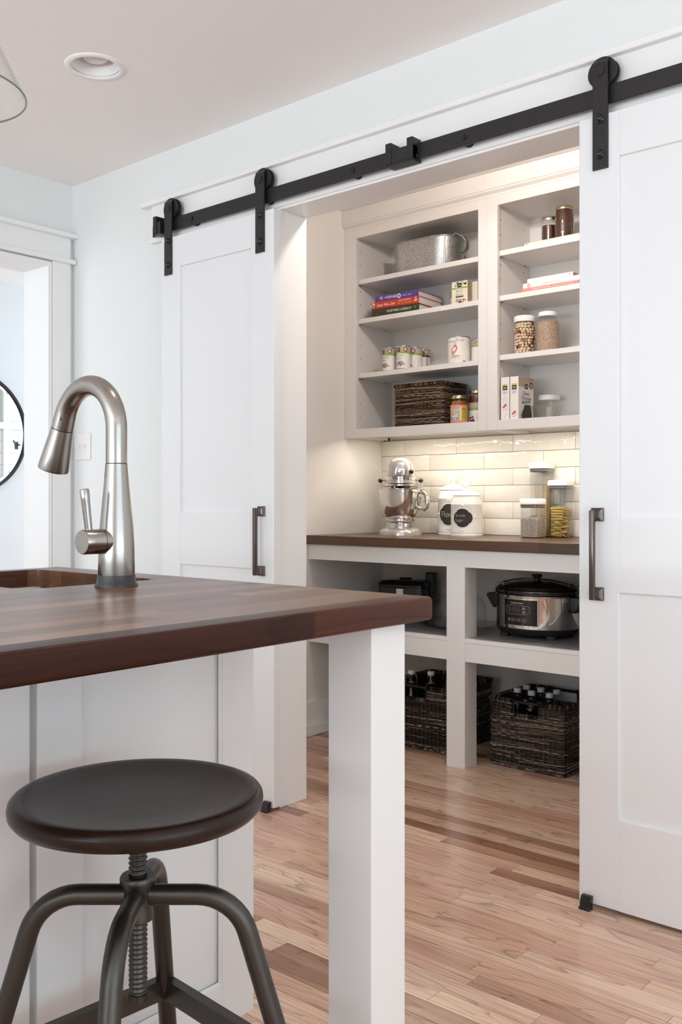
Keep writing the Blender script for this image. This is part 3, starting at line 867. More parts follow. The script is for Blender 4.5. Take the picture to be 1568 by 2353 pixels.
# ------------------------------------------------------------------ faucet
fx, fy = -1.4235, 1.03
fa = thing('faucet', 'brushed nickel gooseneck pull-down faucet standing beside the island sink', 'faucet', (fx, fy, ZT))
obj('base_ring', LA([(0.0, ZT), (0.0385, ZT), (0.0385, ZT+0.003), (0.0350, ZT+0.008), (0.0335, ZT+0.021), (0.0, ZT+0.021)], 40, (fx, fy, 0)), 'charcoal', fa, 40)
obj('body', LA([(0.0, 0.934), (0.0325, 0.934), (0.0328, 0.936), (0.0318, 0.985), (0.0300, 1.020), (0.0262, 1.060), (0.0228, 1.095), (0.0202, 1.125), (0.0197, 1.1345), (0.0, 1.1345)], 40, (fx, fy, 0)), 'nickel', fa, 35)
obj('joint_ring', LA([(0.0, 1.1345), (0.0188, 1.1345), (0.0188, 1.1362), (0.0, 1.1362)], 32, (fx, fy, 0)), 'blackmatte', fa, 35)
R_, cz_ = 0.0850, 1.198
cx_ = fx-R_
sl = math.radians(158)
path = [(fx, fy, 1.1362), (fx, fy, 1.165)] + [tuple(p) for p in arc((cx_, fy, cz_), R_, 0, sl, 26, (1, 0, 0), (0, 0, 1))]
dv = Vector((-math.sin(PI-sl), 0, -math.cos(PI-sl)))
e_ = Vector(path[-1]); j_ = e_ + dv*0.024
path.append(tuple(e_+dv*0.012)); path.append(tuple(j_))
obj('neck', TU(path, [0.0190]*len(path[:-8])+[0.0190, 0.0191, 0.0193, 0.0196, 0.0200, 0.0204, 0.0208, 0.0210], 28), 'nickel', fa, 35)
obj('spray_seam', TU([j_, j_+dv*0.0018], 0.0203, 28), 'blackmatte', fa, 35)
h0 = j_+dv*0.0018
hd = obj('spray_head', TU([h0, h0+dv*0.02, h0+dv*0.05, h0+dv*0.078, h0+dv*0.082, h0+dv*0.082], [0.0212, 0.0232, 0.0266, 0.0296, 0.0294, 0.024], 32), 'nickel', fa, 35)
pn = Vector((dv.z, 0, -dv.x))     # outward side of the head (away from the body)
if pn.x > 0: pn = -pn
bb = h0+dv*0.022
obj('spray_button', TU([bb+pn*0.0225, bb+pn*0.0245+dv*0.004, bb+pn*0.0285+dv*0.026, bb+pn*0.0270+dv*0.032], [0.003, 0.0055, 0.0055, 0.003], 10), 'charcoal', hd, 40)
mk = e_+dv*0.006
bm = bmesh.new(); sd = Vector((0.62, -0.77, 0.0)); bq = mk+sd*0.0182
box(bm, bq.x-0.003, bq.x+0.003, bq.y-0.003, bq.y+0.003, bq.z-0.0035, bq.z+0.0035); obj('sensor_mark', bm, 'blackgloss', fa)
vb = obj('valve_barrel', TU([(fx, fy, 0.996), (fx, 0.996, 0.996), (fx, 0.9955, 0.996), (fx, 0.9945, 0.996), (fx, 0.9940, 0.996), (fx, 0.960, 0.996), (fx, 0.957, 0.996), (fx, 0.957, 0.996)], [0.0225, 0.0222, 0.0210, 0.0210, 0.0222, 0.0220, 0.0205, 0.018], 32), 'nickel', fa, 35)
obj('lever', TU([(fx, 0.972, 1.012), (fx-0.001, 0.969, 1.04), (fx-0.002, 0.966, 1.07), (fx-0.002, 0.964, 1.086), (fx-0.002, 0.9635, 1.089)], [0.0068, 0.0072, 0.0080, 0.0086, 0.0070], 16), 'nickel', vb, 40)

# ------------------------------------------------------------------ bar stool
sx_, sy_ = -1.050, 0.795
st = thing('bar_stool', 'screw height bar stool with round dark wood seat and gunmetal tube legs', 'stool', (sx_, sy_, 0))
r0 = 0.170; zt = 0.674
obj('seat', LA([(0.0, zt-0.030), (r0-0.018, zt-0.030), (r0-0.007, zt-0.0265), (r0-0.001, zt-0.019), (r0, zt-0.012), (r0-0.001, zt-0.006), (r0-0.005, zt-0.001), (r0-0.011, zt+0.0005), (r0-0.022, zt-0.001), (r0-0.05, zt-0.006), (r0-0.09, zt-0.0095), (0.0, zt-0.011)], 72, (sx_, sy_, 0)), 'seat', st, 50)
# threaded spindle: rings of thread
prof = [(0.0, 0.400), (0.0115, 0.400)]
z = 0.402
while z < zt-0.034:
    prof += [(0.0100, z), (0.0128, z+0.0022), (0.0128, z+0.0034), (0.0100, z+0.0055)]
    z += 0.0066
prof += [(0.0105, zt-0.030), (0.0, zt-0.030)]
obj('spindle', LA(prof, 20, (sx_, sy_, 0)), 'gunmetal', st, 60)
obj('spindle_foot', LA([(0.0, 0.390), (0.0145, 0.390), (0.0145, 0.400), (0.0, 0.400)], 20, (sx_, sy_, 0)), 'gunmetal', st, 40)
obj('hub', LA([(0.0125, 0.560), (0.0225, 0.560), (0.0245, 0.557), (0.0245, 0.551), (0.0205, 0.544), (0.0190, 0.515), (0.0205, 0.507), (0.0205, 0.500), (0.0125, 0.498)], 32, (sx_, sy_, 0)), 'gunmetal', st, 40)
legs = []
for k in range(4):
    a = math.radians(40.8+90*k)
    ux = Vector((math.cos(a), math.sin(a), 0))
    c0 = Vector((sx_, sy_, 0))
    zt_ = 0.533
    p0 = c0+ux*0.016+Vector((0, 0, zt_)); p1 = c0+ux*0.080+Vector((0, 0, zt_))
    dirn = Vector((0.30, 0, -1)).normalized()
    R = 0.072
    # bend from outward to the splayed downward direction
    end = math.atan2(1, 0.30)
    bend = [c0+ux*(0.080+R*math.sin(t))+Vector((0, 0, zt_-R+R*math.cos(t))) for t in [end*i/8 for i in range(1, 9)]]
    last = bend[-1]; out = (last-c0).dot(ux)
    zz = last.z; foot = c0+ux*(out+0.30*(zz-0.012))+Vector((0, 0, 0.012))
    lg = obj('leg', TU([p0, p1]+bend+[last+(foot-last)*0.5, foot], 0.0138, 18), 'gunmetal', st, 50)
    obj('foot_cap', LA([(0.0, 0.0), (0.016, 0.0), (0.016, 0.012), (0.0142, 0.018), (0.0, 0.018)], 16, (foot.x, foot.y, 0)), 'blackmatte', lg, 40)
    legs.append((last, foot))
zs = 0.305
ring = []
for last, foot in legs:
    f_ = (last.z-zs)/(last.z-foot.z); ring.append(last+(foot-last)*f_)
for k in range(4):
    a, b_ = ring[k], ring[(k+1) % 4]
    d = (b_-a).normalized(); nx = Vector((d.y, -d.x, 0))
    bm = bmesh.new()
    rings_ = []
    for p in (a+d*0.008, b_-d*0.008):
        rings_.append([tuple(p+nx*s*0.008+Vector((0, 0, t*0.016))) for s, t in ((-1, -1), (1, -1), (1, 1), (-1, 1))])
    loft(bm, rings_); obj('stretcher', bm, 'gunmetal', st)

# ------------------------------------------------------------------ pendant, can lights, switch, mirror, hook
px_, py_, pz_ = -1.425, 0.705, 1.700
pd = thing('pendant_lamp', 'clear glass cone pendant lamp hanging over the island sink', 'lamp', (px_, py_, ZC))
obj('shade', LA([(0.032, pz_+0.190), (0.1265, pz_), (0.1235, pz_+0.001), (0.030, pz_+0.187)], 64, (px_, py_, 0)), 'glass', pd, 30)
obj('shade_rim', TU([(px_+0.1255*math.cos(2*PI*i/64), py_+0.1255*math.sin(2*PI*i/64), pz_) for i in range(64)], 0.0016, 8, closed=True), 'glassgreen', pd, 60)
obj('socket', LA([(0.0, pz_+0.255), (0.018, pz_+0.25), (0.034, pz_+0.195), (0.034, pz_+0.185), (0.018, pz_+0.175), (0.018, pz_+0.130), (0.0, pz_+0.130)], 24, (px_, py_, 0)), 'bronze', pd, 40)
bm = bmesh.new(); sphere(bm, (px_, py_, pz_+0.098), 0.03, seg=20, rings=12); obj('bulb', bm, 'frost', pd, 60)
obj('cord', TU([(px_, py_, pz_+0.25), (px_, py_, ZC-0.02)], 0.0035, 8), 'blackmatte', pd, 60)
obj('canopy', LA([(0.0, ZC-0.024), (0.045, ZC-0.022), (0.062, ZC-0.008), (0.062, ZC), (0.0, ZC)], 32, (px_, py_, 0)), 'bronze', pd, 40)

def can_light(c, label):
    t = thing('can_light', label, 'lamp', (c[0], c[1], ZC))
    obj('trim_ring', LA([(0.0735, ZC-0.001), (0.0755, ZC-0.004), (0.080, ZC-0.006), (0.090, ZC-0.0045), (0.0955, ZC-0.0005), (0.0955, ZC)], 56, (c[0], c[1], 0)), 'whiteplastic', t, 60)
    prof = []
    for i in range(12):
        zz = ZC+0.002+i*0.0075; rr = 0.0735-i*0.0022
        prof += [(rr, zz), (rr-0.0006, zz+0.006), (rr-0.0016, zz+0.0065)]
    prof += [(0.0, ZC+0.094)]
    obj('baffle', LA(prof, 48, (c[0], c[1], 0)), 'whiteplastic', t, 30)
    obj('bulb', LA([(0.0, ZC+0.014), (0.020, ZC+0.0160), (0.036, ZC+0.023), (0.0445, ZC+0.034), (0.0455, ZC+0.046), (0.036, ZC+0.072), (0.018, ZC+0.090)], 40, (c[0], c[1], 0)), 'frost', t, 60)
    return t
can_light(CAN1, 'round white recessed ceiling light near the pendant lamp')
can_light(CAN3, 'added white recessed ceiling light above the island corner, out of the picture')
d = bpy.data.lights.new('added_can_lamp', 'SPOT'); d.energy = 60; d.color = (1.0, 0.83, 0.68); d.shadow_soft_size = 0.045; d.spot_size = math.radians(64); d.spot_blend = 0.45  # unseen lamp added to warm the worktop end and brighten the pantry base
o = bpy.data.objects.new('added_can_lamp', d); C.objects.link(o); o.location = (CAN3[0], CAN3[1], ZC+0.028)
fl = thing('flush_light', 'small flush ceiling light inside the pantry, above the opening', 'lamp', (CAN2[0], CAN2[1], ZC))
obj('canopy', LA([(0.0, ZC), (0.075, ZC), (0.075, ZC-0.006), (0.062, ZC-0.016), (0.0, ZC-0.016)], 40, (CAN2[0], CAN2[1], 0)), 'whiteplastic', fl, 40)
d = bpy.data.lights.new('pantry_lamp', 'POINT'); d.energy = 18; d.color = (1.0, 0.88, 0.80); d.shadow_soft_size = 0.04
o = bpy.data.objects.new('pantry_lamp', d); C.objects.link(o); o.location = (CAN2[0], CAN2[1], ZC-0.060)

sw = thing('light_switch', 'ivory double switch plate on the wall behind the faucet', 'switch', (-3.520, YN, 1.303))
obj('plate', B(-3.578, -3.462, YN-0.006, YN, 1.246, 1.361, bev=0.003, seg=2), 'switch', sw)
for x in (-3.543, -3.497):
    obj('toggle_frame', B(x-0.0055, x+0.0055, YN-0.0075, YN-0.006, 1.290, 1.316, bev=0.0006), 'switch', sw)
    obj('toggle', B(x-0.004, x+0.004, YN-0.016, YN-0.007, 1.300, 1.310, bev=0.0015), 'switch', sw)
    for z in (1.272, 1.334):
        bm = bmesh.new(); cyl(bm, (x, YN-0.006, z), (x, YN-0.0072, z), 0.003, 10); obj('screw', bm, 'switch', sw)

mr = thing('round_mirror', 'round wall mirror with thin black frame seen through the hall doorway', 'mirror', (-5.479, 2.886, 1.491))
bm = bmesh.new(); lathe(bm, [(0.0, 0.0), (0.371, 0.0), (0.371, 0.008), (0.345, 0.0115), (0.0, 0.0115)], 96)
bmesh.ops.rotate(bm, verts=bm.verts, cent=(0, 0, 0), matrix=Matrix.Rotation(PI/2, 3, 'Y')); bmesh.ops.translate(bm, verts=bm.verts, vec=(-5.479, 2.886, 1.491))
obj('mirror_glass', bm, 'mirror', mr, 3)
bm = bmesh.new(); lathe(bm, [(0.370, 0.0), (0.380, 0.0), (0.380, 0.022), (0.370, 0.022), (0.370, 0.0)], 96)
bmesh.ops.rotate(bm, verts=bm.verts, cent=(0, 0, 0), matrix=Matrix.Rotation(PI/2, 3, 'Y')); bmesh.ops.translate(bm, verts=bm.verts, vec=(-5.479, 2.886, 1.491))
obj('frame', bm, 'black', mr, 30)
hk = thing('coat_hook', 'black double coat hook on the shiplap wall reflected in the mirror', 'hook', (-3.767, 4.19, 1.535))
obj('hook_plate', B(-3.772, -3.767, 4.175, 4.205, 1.500, 1.560, bev=0.001), 'black', hk)
for s in (-1, 1):
    obj('prong', TU([(-3.772, 4.19, 1.535), (-3.79, 4.19+s*0.018, 1.537), (-3.81, 4.19+s*0.045, 1.552), (-3.812, 4.19+s*0.055, 1.570)], 0.0055, 8), 'black', hk, 50)

# ------------------------------------------------------------------ pantry wall cabinets
CF, CB = 3.437, PY-0.001
UZ0, UZ1 = 1.367, 2.365
def wall_cabinet(x0, x1, o0, o1, shelves, label):
    t = thing('wall_cabinet', label, 'cabinet', ((x0+x1)/2, (CF+CB)/2, UZ0), group='open shelf wall cabinets of the pantry')
    ff = obj('face_frame', B(x0, o0, CF, CF+0.020, UZ0, UZ1, bev=0.001), 'cabinet', t)
    obj('stile', B(o1, x1-0.0008, CF, CF+0.020, UZ0, UZ1, bev=0.001), 'cabinet', ff)
    obj('rail', B(o0, o1, CF, CF+0.020, UZ0, 1.409, bev=0.0006), 'cabinet', ff)
    obj('rail', B(o0, o1, CF, CF+0.020, 2.311, UZ1, bev=0.0006), 'cabinet', ff)
    a, b = o0-0.010, o1+0.010
    sl = obj('side_panel', B(x0+0.0006, a, CF+0.020, CB, UZ0+0.002, UZ1), 'cabinet', t)
    sr = obj('side_panel', B(b, x1-0.0006, CF+0.020, CB, UZ0+0.002, UZ1), 'cabinet', t)
    obj('back_panel', B(a, b, CB-0.007, CB, UZ0+0.008, UZ1), 'cabinet', t)
    obj('bottom_panel', B(a, b, CF+0.020, CB-0.007, 1.381, 1.396), 'cabinet', t)
    obj('top_panel', B(a, b, CF+0.020, CB-0.007, 2.318, UZ1), 'cabinet', t)
    for z in shelves:
        s = obj('shelf', B(a+0.001, b-0.001, CF+0.023, CB-0.008, z-0.022, z, bev=0.0008), 'cabinet', t)
        bm = bmesh.new()
        for yy in (CF+0.045, CB-0.06):
            for xx in (a+0.006, b-0.006): box(bm, xx-0.005, xx+0.005, yy-0.008, yy+0.008, z-0.0255, z-0.022)
        pins = tag(obj('shelf_pins', bm, 'tin', s), kind='stuff')
    bm = bmesh.new()
    for xx, sg in ((a, 1), (b, -1)):
        for yy in (CF+0.045, CB-0.06):
            for z in shelves + [1.395]:
                for dz in (0.072, 0.136):
                    cyl(bm, (xx-sg*0.001, yy, z+dz), (xx+sg*0.0004, yy, z+dz), 0.0026, 8)
    tag(obj('pin_holes', bm, 'blackmatte', sl), kind='stuff')
    bm = bmesh.new()
    prism(bm, [(CF-0.002, UZ1-0.014), (CF-0.002, UZ1-0.004), (CF-0.016, UZ1+0.006), (CF-0.016, UZ1+0.012), (CF-0.020, UZ1+0.014), (CF-0.020, ZC-0.001), (CF+0.02, ZC-0.001), (CF+0.02, UZ1-0.014)], 'X', x0+0.0003, x1-0.0003)
    obj('crown', bm, 'cabinet', t)
    return t
wall_cabinet(PX0+0.001, -2.147, -2.871, -2.192, [2.119, 1.932, 1.674], 'left open wall cabinet in the pantry holding the tub, books, cans and basket')
wall_cabinet(-2.147, -1.354, -2.097, -1.404, [2.124, 1.934, 1.684], 'open wall cabinet beside the right barn door holding jars and cartons')
wall_cabinet(-1.354, PX1-0.001, -1.304, -0.62, [2.12, 1.93, 1.68], 'open wall cabinet hidden behind the right barn door')
# light strips under the cabinets
for x0, x1 in ((-2.79, -2.22), (-2.06, -1.44)):
    u = thing('under_cabinet_light', 'slim warm light strip under the %s wall cabinet' % ('left' if x0 < -2.5 else 'right hand'), 'light', ((x0+x1)/2, 3.480, 1.381))
    obj('housing', B(x0, x1, 3.468, 3.492, 1.375, 1.381, bev=0.001), 'whiteplastic', u)
    obj('diffuser', B(x0+0.005, x1-0.005, 3.471, 3.489, 1.3735, 1.3752), 'warmstrip', u)
    area_light('under_cabinet_lamp', ((x0+x1)/2, 3.480, 1.3730), (0, 0, 0), x1-x0-0.01, 0.018, 2.0, (1.0, 0.90, 0.77))
bm = bmesh.new(); box(bm, -2.905, -2.875, 3.700, 3.706, 1.3705, 1.3745); box(bm, -2.905, -2.900, 3.698, 3.708, 1.366, 1.3815); box(bm, -2.880, -2.875, 3.698, 3.708, 1.366, 1.3815)
tag(obj('cable_clip', bm, 'bronze'), 'tiny dark cable clip under the left wall cabinet in the corner', 'clip')

# ------------------------------------------------------------------ pantry base and counter
bs = thing('pantry_shelving', 'built in white pantry base with posts and a low open shelf', 'shelving', (-1.75, 3.45, 0))
BF = 3.180
for xa, xb in ((-2.178, -2.090), (-1.330, -1.242)):
    obj('post', B(xa, xb, BF, BF+0.087, 0, 0.8725, bev=0.001), 'base', bs)
for xa, xb in ((PX0+0.001, -2.1785), (-2.0895, -1.3305), (-1.2415, PX1-0.001)):
    obj('top_rail', B(xa, xb, BF, BF+0.020, 0.804, 0.8725, bev=0.0008), 'base', bs)
    obj('shelf_rail', B(xa, xb, BF+0.001, BF+0.021, 0.428, 0.5035, bev=0.0008), 'base', bs)
    obj('shelf_edge', B(xa, xb, BF, BF+0.022, 0.504, 0.520, bev=0.001), 'base', bs)
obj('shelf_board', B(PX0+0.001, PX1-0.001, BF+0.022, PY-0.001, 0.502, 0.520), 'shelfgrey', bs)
obj('cleat', B(PX0+0.001, PX1-0.001, PY-0.020, PY-0.001, 0.42, 0.502), 'base', bs)
ct = thing('pantry_counter', 'dark walnut counter top running along the pantry under the tiles', 'counter', (-1.75, 3.45, 0.873))
obj('slab', B(PX0+0.001, PX1-0.001, 3.162, PY-0.001, 0.873, 0.914, bev=0.003, seg=2), 'worktop', ct)

def outlet(cx, cz, label):
    t = thing('wall_outlet', label, 'outlet', (cx, PY-0.011, cz), group=None)
    y = PY-0.0112
    obj('plate', B(cx-0.035, cx+0.035, y-0.005, y, cz-0.057, cz+0.057, bev=0.002), 'switch', t)
    for dz in (0.02, -0.02):
        bm = bmesh.new(); prism(bm, [(cx+0.0165*math.cos(2*PI*i/20), cz+dz+0.0145*math.sin(2*PI*i/20)) for i in range(20)], 'Y', y-0.0065, y-0.005)
        s = obj('socket', bm, 'switch', t)
        bm = bmesh.new()
        box(bm, cx-0.0075, cx-0.0055, y-0.0069, y-0.0064, cz+dz-0.001, cz+dz+0.007); box(bm, cx+0.0055, cx+0.0075, y-0.0069, y-0.0064, cz+dz-0.001, cz+dz+0.006); cyl(bm, (cx, y-0.0069, cz+dz-0.007), (cx, y-0.0064, cz+dz-0.007), 0.0025, 8)
        obj('slots', bm, 'blackmatte', s)
outlet(-2.722, 1.122, 'white wall outlet on the tiles behind the stand mixer')
outlet(-1.972, 1.110, 'white wall outlet on the tiles behind the clear canisters')

# ------------------------------------------------------------------ stand mixer
mx = thing('stand_mixer', 'silver stand mixer with polished steel bowl and black knobs on the pantry counter', 'mixer', (-2.668, 3.52, 0.914), math.radians(37.2))
def mo(name, bm, mat, par=None, smooth=40): return obj(name, bm, mat, par or mx, smooth, world=False)
# foot: horseshoe base
def foot_outline(k, zz, back=0.17):
    pts = []
    for i in range(24):
        a = PI*i/23
        pts.append((0.098*k*math.cos(a+PI), -0.060-0.100*k*math.sin(a) if False else -0.062+0.105*k*math.sin(a+PI), zz))
    for i in range(12):
        a = PI*i/11
        pts.append((0.080*k*math.cos(a), back*k-0.06+0.06*k*math.sin(a), zz))
    return pts
bm = bmesh.new(); loft(bm, [foot_outline(1.0, 0.0), foot_outline(1.0, 0.012), foot_outline(0.975, 0.020), foot_outline(0.90, 0.027), foot_outline(0.72, 0.034)])
mo('foot', bm, 'silver_paint')
# column at the back
secs = []
bm = bmesh.new()
rings = []
for cy, hx, hy, zz in ((0.085, 0.078, 0.075, 0.028), (0.092, 0.062, 0.058, 0.06), (0.096, 0.052, 0.046, 0.12), (0.094, 0.050, 0.046, 0.18), (0.085, 0.056, 0.056, 0.225)):
    rings.append([(x, y+cy, zz) for x, y in rounded_rect(hx, hy, min(hx, hy)*0.9, 5)])
loft(bm, rings); mo('column', bm, 'silver_paint')
# head: bullet shaped, front end flat for the attachment hub
bm = bmesh.new(); rings = []
for y, w, h, zc in ((0.165, 0.020, 0.022, 0.285), (0.155, 0.042, 0.044, 0.286), (0.125, 0.058, 0.062, 0.288), (0.07, 0.065, 0.068, 0.288), (0.0, 0.067, 0.070, 0.286), (-0.08, 0.066, 0.070, 0.284), (-0.125, 0.062, 0.066, 0.284), (-0.147, 0.053, 0.056, 0.285), (-0.158, 0.040, 0.042, 0.287), (-0.163, 0.022, 0.024, 0.288)):
    rg = []
    for i in range(32):
        a = 2*PI*i/32; c, s = math.cos(a), math.sin(a)
        zz = s if s > 0 else -abs(s)**0.55
        zq = zc+h*zz*(1.0 if s > 0 else 0.82)
        rg.append((w*math.copysign(abs(c)**0.85, c), y, max(zq, 0.2662) if y < 0.0 else zq))
    rings.append(rg)
loft(bm, rings); hd = mo('head', bm, 'silver_paint', smooth=60)
# planetary drop below the head
yb = -0.072
mo('planetary', LA([(0.0, 0.236), (0.0655, 0.236), (0.0665, 0.232), (0.0665, 0.2245), (0.064, 0.2225), (0.046, 0.2205), (0.040, 0.2125), (0.0, 0.2125)], 40, (0, yb, 0)), 'steel')
# name band wraps the front half of the head
def band(bm, r, z0, z1, a0, a1, n=24):
    V = []
    for i in range(n+1):
        a = a0+(a1-a0)*i/n
        V.append((bm.verts.new((r*math.sin(a), yb-0.018-r*1.02*math.cos(a), z0)), bm.verts.new((r*math.sin(a), yb-0.018-r*1.02*math.cos(a), z1))))
    for i in range(n): bm.faces.new((V[i][0], V[i+1][0], V[i+1][1], V[i][1]))
    return bm
for z0, z1, r, nm, mt in ((0.2355, 0.2495, 0.0705, 'lower_skirt', 'silver_paint'), (0.250, 0.2655, 0.0712, 'name_band', 'chrome')):
    bm = bmesh.new()
    lathe(bm, [(0.060, z0), (r, z0), (r, z1), (0.060, z1)], 48, (0, yb-0.018, 0), sy=1.02)
    mo(nm, bm, mt)
cm = on_cyl(0, yb-0.018, 0.2578, 0.0716, 0.0, (1, 1.02))
printed('lettering', mx, 'print', [text2d('KitchenAid', 0.0155, 0, 0, shear=0.0, sx=1.05)], cm, 0.0003, world=False)
# hub badge, hub knob, side knobs
bm = bmesh.new(); lathe(bm, [(0.0, 0.0), (0.0215, 0.0), (0.0225, 0.003), (0.0215, 0.007), (0.019, 0.008), (0.0, 0.0085)], 32)
bmesh.ops.rotate(bm, verts=bm.verts, cent=(0, 0, 0), matrix=Matrix.Rotation(PI/2, 3, 'X')); bmesh.ops.translate(bm, verts=bm.verts, vec=(0.006, -0.159, 0.289))
bd = mo('hub_badge', bm, 'chrome')
pm = on_plane((0.006, -0.1676, 0.289), (1, 0, 0), (0, 0, 1))
printed('badge_print', bd, 'print', [rect2d(-0.015, 0.015, -0.005, -0.0028), rect2d(-0.016, 0.016, 0.003, 0.0042), text2d('KitchenAid', 0.0048, 0, -0.0003)], pm, 0.0002, world=False)
for (x, y, z, dx) in ((0.034, -0.150, 0.287, 1), (-0.079, -0.060, 0.249, -1), (0.079, -0.060, 0.249, 1)):
    bm = bmesh.new(); sphere(bm, (x+dx*0.014, y-0.004, z), 0.0105, seg=18, rings=12)
    k = mo('knob', bm, 'blackgloss', smooth=60)
    bm = bmesh.new(); cyl(bm, (x-dx*0.02, y+0.01, z), (x+dx*0.01, y-0.003, z), 0.003, 8); obj('knob_stem', bm, 'chrome', k, 40, world=False)
# bowl, its rim, handle, and pedestal
bowl = mo('bowl', LA([(0.0, 0.068), (0.045, 0.068), (0.060, 0.076), (0.078, 0.098), (0.0905, 0.130), (0.097, 0.165), (0.0995, 0.207), (0.1085, 0.2095), (0.1085, 0.2115), (0.0985, 0.2110), (0.0955, 0.165), (0.089, 0.130), (0.076, 0.099), (0.0, 0.072)], 64, (0, yb, 0)), 'chrome', smooth=25)
mo('pedestal', LA([(0.0, 0.026), (0.066, 0.026), (0.066, 0.029), (0.056, 0.032), (0.054, 0.048), (0.050, 0.056), (0.062, 0.062), (0.0665, 0.066), (0.0665, 0.073), (0.060, 0.0768), (0.0, 0.077)], 48, (0, yb, 0)), 'steel', smooth=35)
ha = math.radians(-22)
hu = Vector((math.cos(ha), math.sin(ha), 0))
hp = [Vector((0, yb, 0))+hu*r+Vector((0, 0, z)) for r, z in ((0.094, 0.196), (0.106, 0.197), (0.121, 0.188), (0.129, 0.168), (0.130, 0.145), (0.125, 0.126), (0.114, 0.118), (0.096, 0.122), (0.086, 0.126))]
obj('bowl_handle', TU(hp, [0.008, 0.0095, 0.0105, 0.011, 0.011, 0.011, 0.0105, 0.009, 0.007], 14), 'chrome', bowl, 60, world=False)

# ------------------------------------------------------------------ ceramic canisters
def canister(cx, cy, r, zs, zr, zd, zf, words, mat, label, turn, lw, lh, size):
    """zs shoulder, zr lid rim, zd lid top, zf finial top"""
    t = thing('ceramic_canister', label, 'canister', (cx, cy, 0.914), group=None)
    z0 = 0.914
    obj('jar', LA([(0.0, z0), (r*1.0, z0), (r*1.015, z0+0.004), (r*1.0, z0+0.009), (r*0.985, z0+0.011), (r*1.0, z0+0.014), (r*0.985, z0+0.018), (r*0.985, zs-0.014), (r*0.995, zs-0.012), (r*0.985, zs-0.010), (r*0.965, zs), (r*0.90, zs+0.012), (r*0.85, zr-0.004), (0.0, zr-0.004)], 64, (cx, cy, 0)), 'ceramic', t, 35)
    ld = obj('lid', LA([(0.0, zr-0.003), (r*0.875, zr-0.003), (r*0.885, zr), (r*0.84, zr+0.006), (r*0.66, zr+(zd-zr)*0.55), (r*0.36, zr+(zd-zr)*0.85), (0.011, zd), (0.009, zd+0.004), (0.0, zd+0.004)], 64, (cx, cy, 0)), 'ceramic', t, 40)
    # rooster finial: one skinned figure, body, tail fan, neck, head, comb
    b0 = zd+0.002; s = (zf-b0)/0.052
    ru = Vector((math.cos(math.radians(20)), math.sin(math.radians(20)), 0))
    def P(x, z): return Vector((cx, cy, b0))+ru*(x*s)+Vector((0, 0, z*s))
    bm = bmesh.new()
    tube(bm, [P(0.002, 0.0), P(0.0, 0.008), P(-0.004, 0.018), P(-0.001, 0.024)], [0.007*s, 0.006*s, 0.012*s, 0.006*s], 12)
    tube(bm, [P(-0.016, 0.026), P(-0.010, 0.020), P(0.0, 0.018), P(0.008, 0.022), P(0.012, 0.032), P(0.0145, 0.041), P(0.019, 0.042), P(0.023, 0.040)], [0.003*s, 0.009*s, 0.0125*s, 0.0105*s, 0.0065*s, 0.0062*s, 0.0042*s, 0.0008*s], 12)
    for k, (tx, tz) in enumerate(((-0.026, 0.040), (-0.024, 0.030), (-0.022, 0.047), (-0.014, 0.047))):
        tube(bm, [P(-0.008, 0.021), P((tx-0.008)/2-0.004, (tz+0.021)/2+0.004), P(tx, tz)], [0.006*s, 0.0062*s, 0.0018*s], 8)
    for x in (0.0105, 0.0145, 0.018): tube(bm, [P(x, 0.043), P(x-0.001, 0.052)], [0.0028*s, 0.0012*s], 6)
    obj('rooster_finial', bm, 'ceramic', ld, 70)
    phi = math.radians(turn); cmap = on_cyl(cx, cy, 0, r*0.985, phi)
    zc = (z0+0.018+zs-0.014)/2+0.003
    def scal(k):
        pts = []
        for i in range(72):
            a = 2*PI*i/72
            q = 0.89+0.13*abs(math.cos(2*a))**0.55
            pts.append((lw*k*q*math.cos(a), zc+lh*k*q*math.sin(a)))
        return pts
    def fan(pts):
        n = len(pts); vs = [(0, zc)]
        vs += [(x*0.5, zc+(y-zc)*0.5) for x, y in pts] + list(pts)
        fs = [(0, 1+i, 1+(i+1) % n) for i in range(n)] + [(1+i, 1+n+i, 1+n+(i+1) % n, 1+(i+1) % n) for i in range(n)]
        return vs, fs
    lb = printed('label_border', t, 'printwhite', [fan(scal(1.10))], cmap, 0.0008)
    lb2 = printed('chalk_label', t, 'chalk', [fan(scal(1.0))], cmap, 0.0014)
    sh = []
    for i, wd in enumerate(words):
        sh.append(text2d(wd, size, -lw*0.78, zc+(len(words)-1-2*i)*size*0.55, 'LEFT', sx=0.92))
    printed('lettering', lb2, mat, sh, cmap, 0.0019)
    bm = bmesh.new()
    for (ux, uz) in ((0, zc+lh*1.30), (0, zc-lh*1.30), (lw*1.32, zc), (-lw*1.32, zc)):
        for k in range(5):
            a = PI*k/4 if uz >= zc else -PI*k/4
            q = cmap(ux+0.006*math.cos(a), uz+0.005*math.sin(a), 0.0)
            sphere(bm, q, 0.0026, seg=8, rings=6)
    obj('relief', bm, 'ceramic', t, 60)
    return t
canister(-2.331, 3.561, 0.0705, 1.066, 1.095, 1.119, 1.168, ('Brown', 'Sugar'), 'chalkpen', 'white ceramic brown sugar canister with chalk label, in front of its twin', 18, 0.0440, 0.0400, 0.0190)
canister(-2.464, 3.658, 0.074, 1.092, 1.122, 1.148, 1.199, ('Flour',), 'chalkgreen', 'white ceramic flour canister, behind the brown sugar canister', 15, 0.050, 0.0475, 0.037)

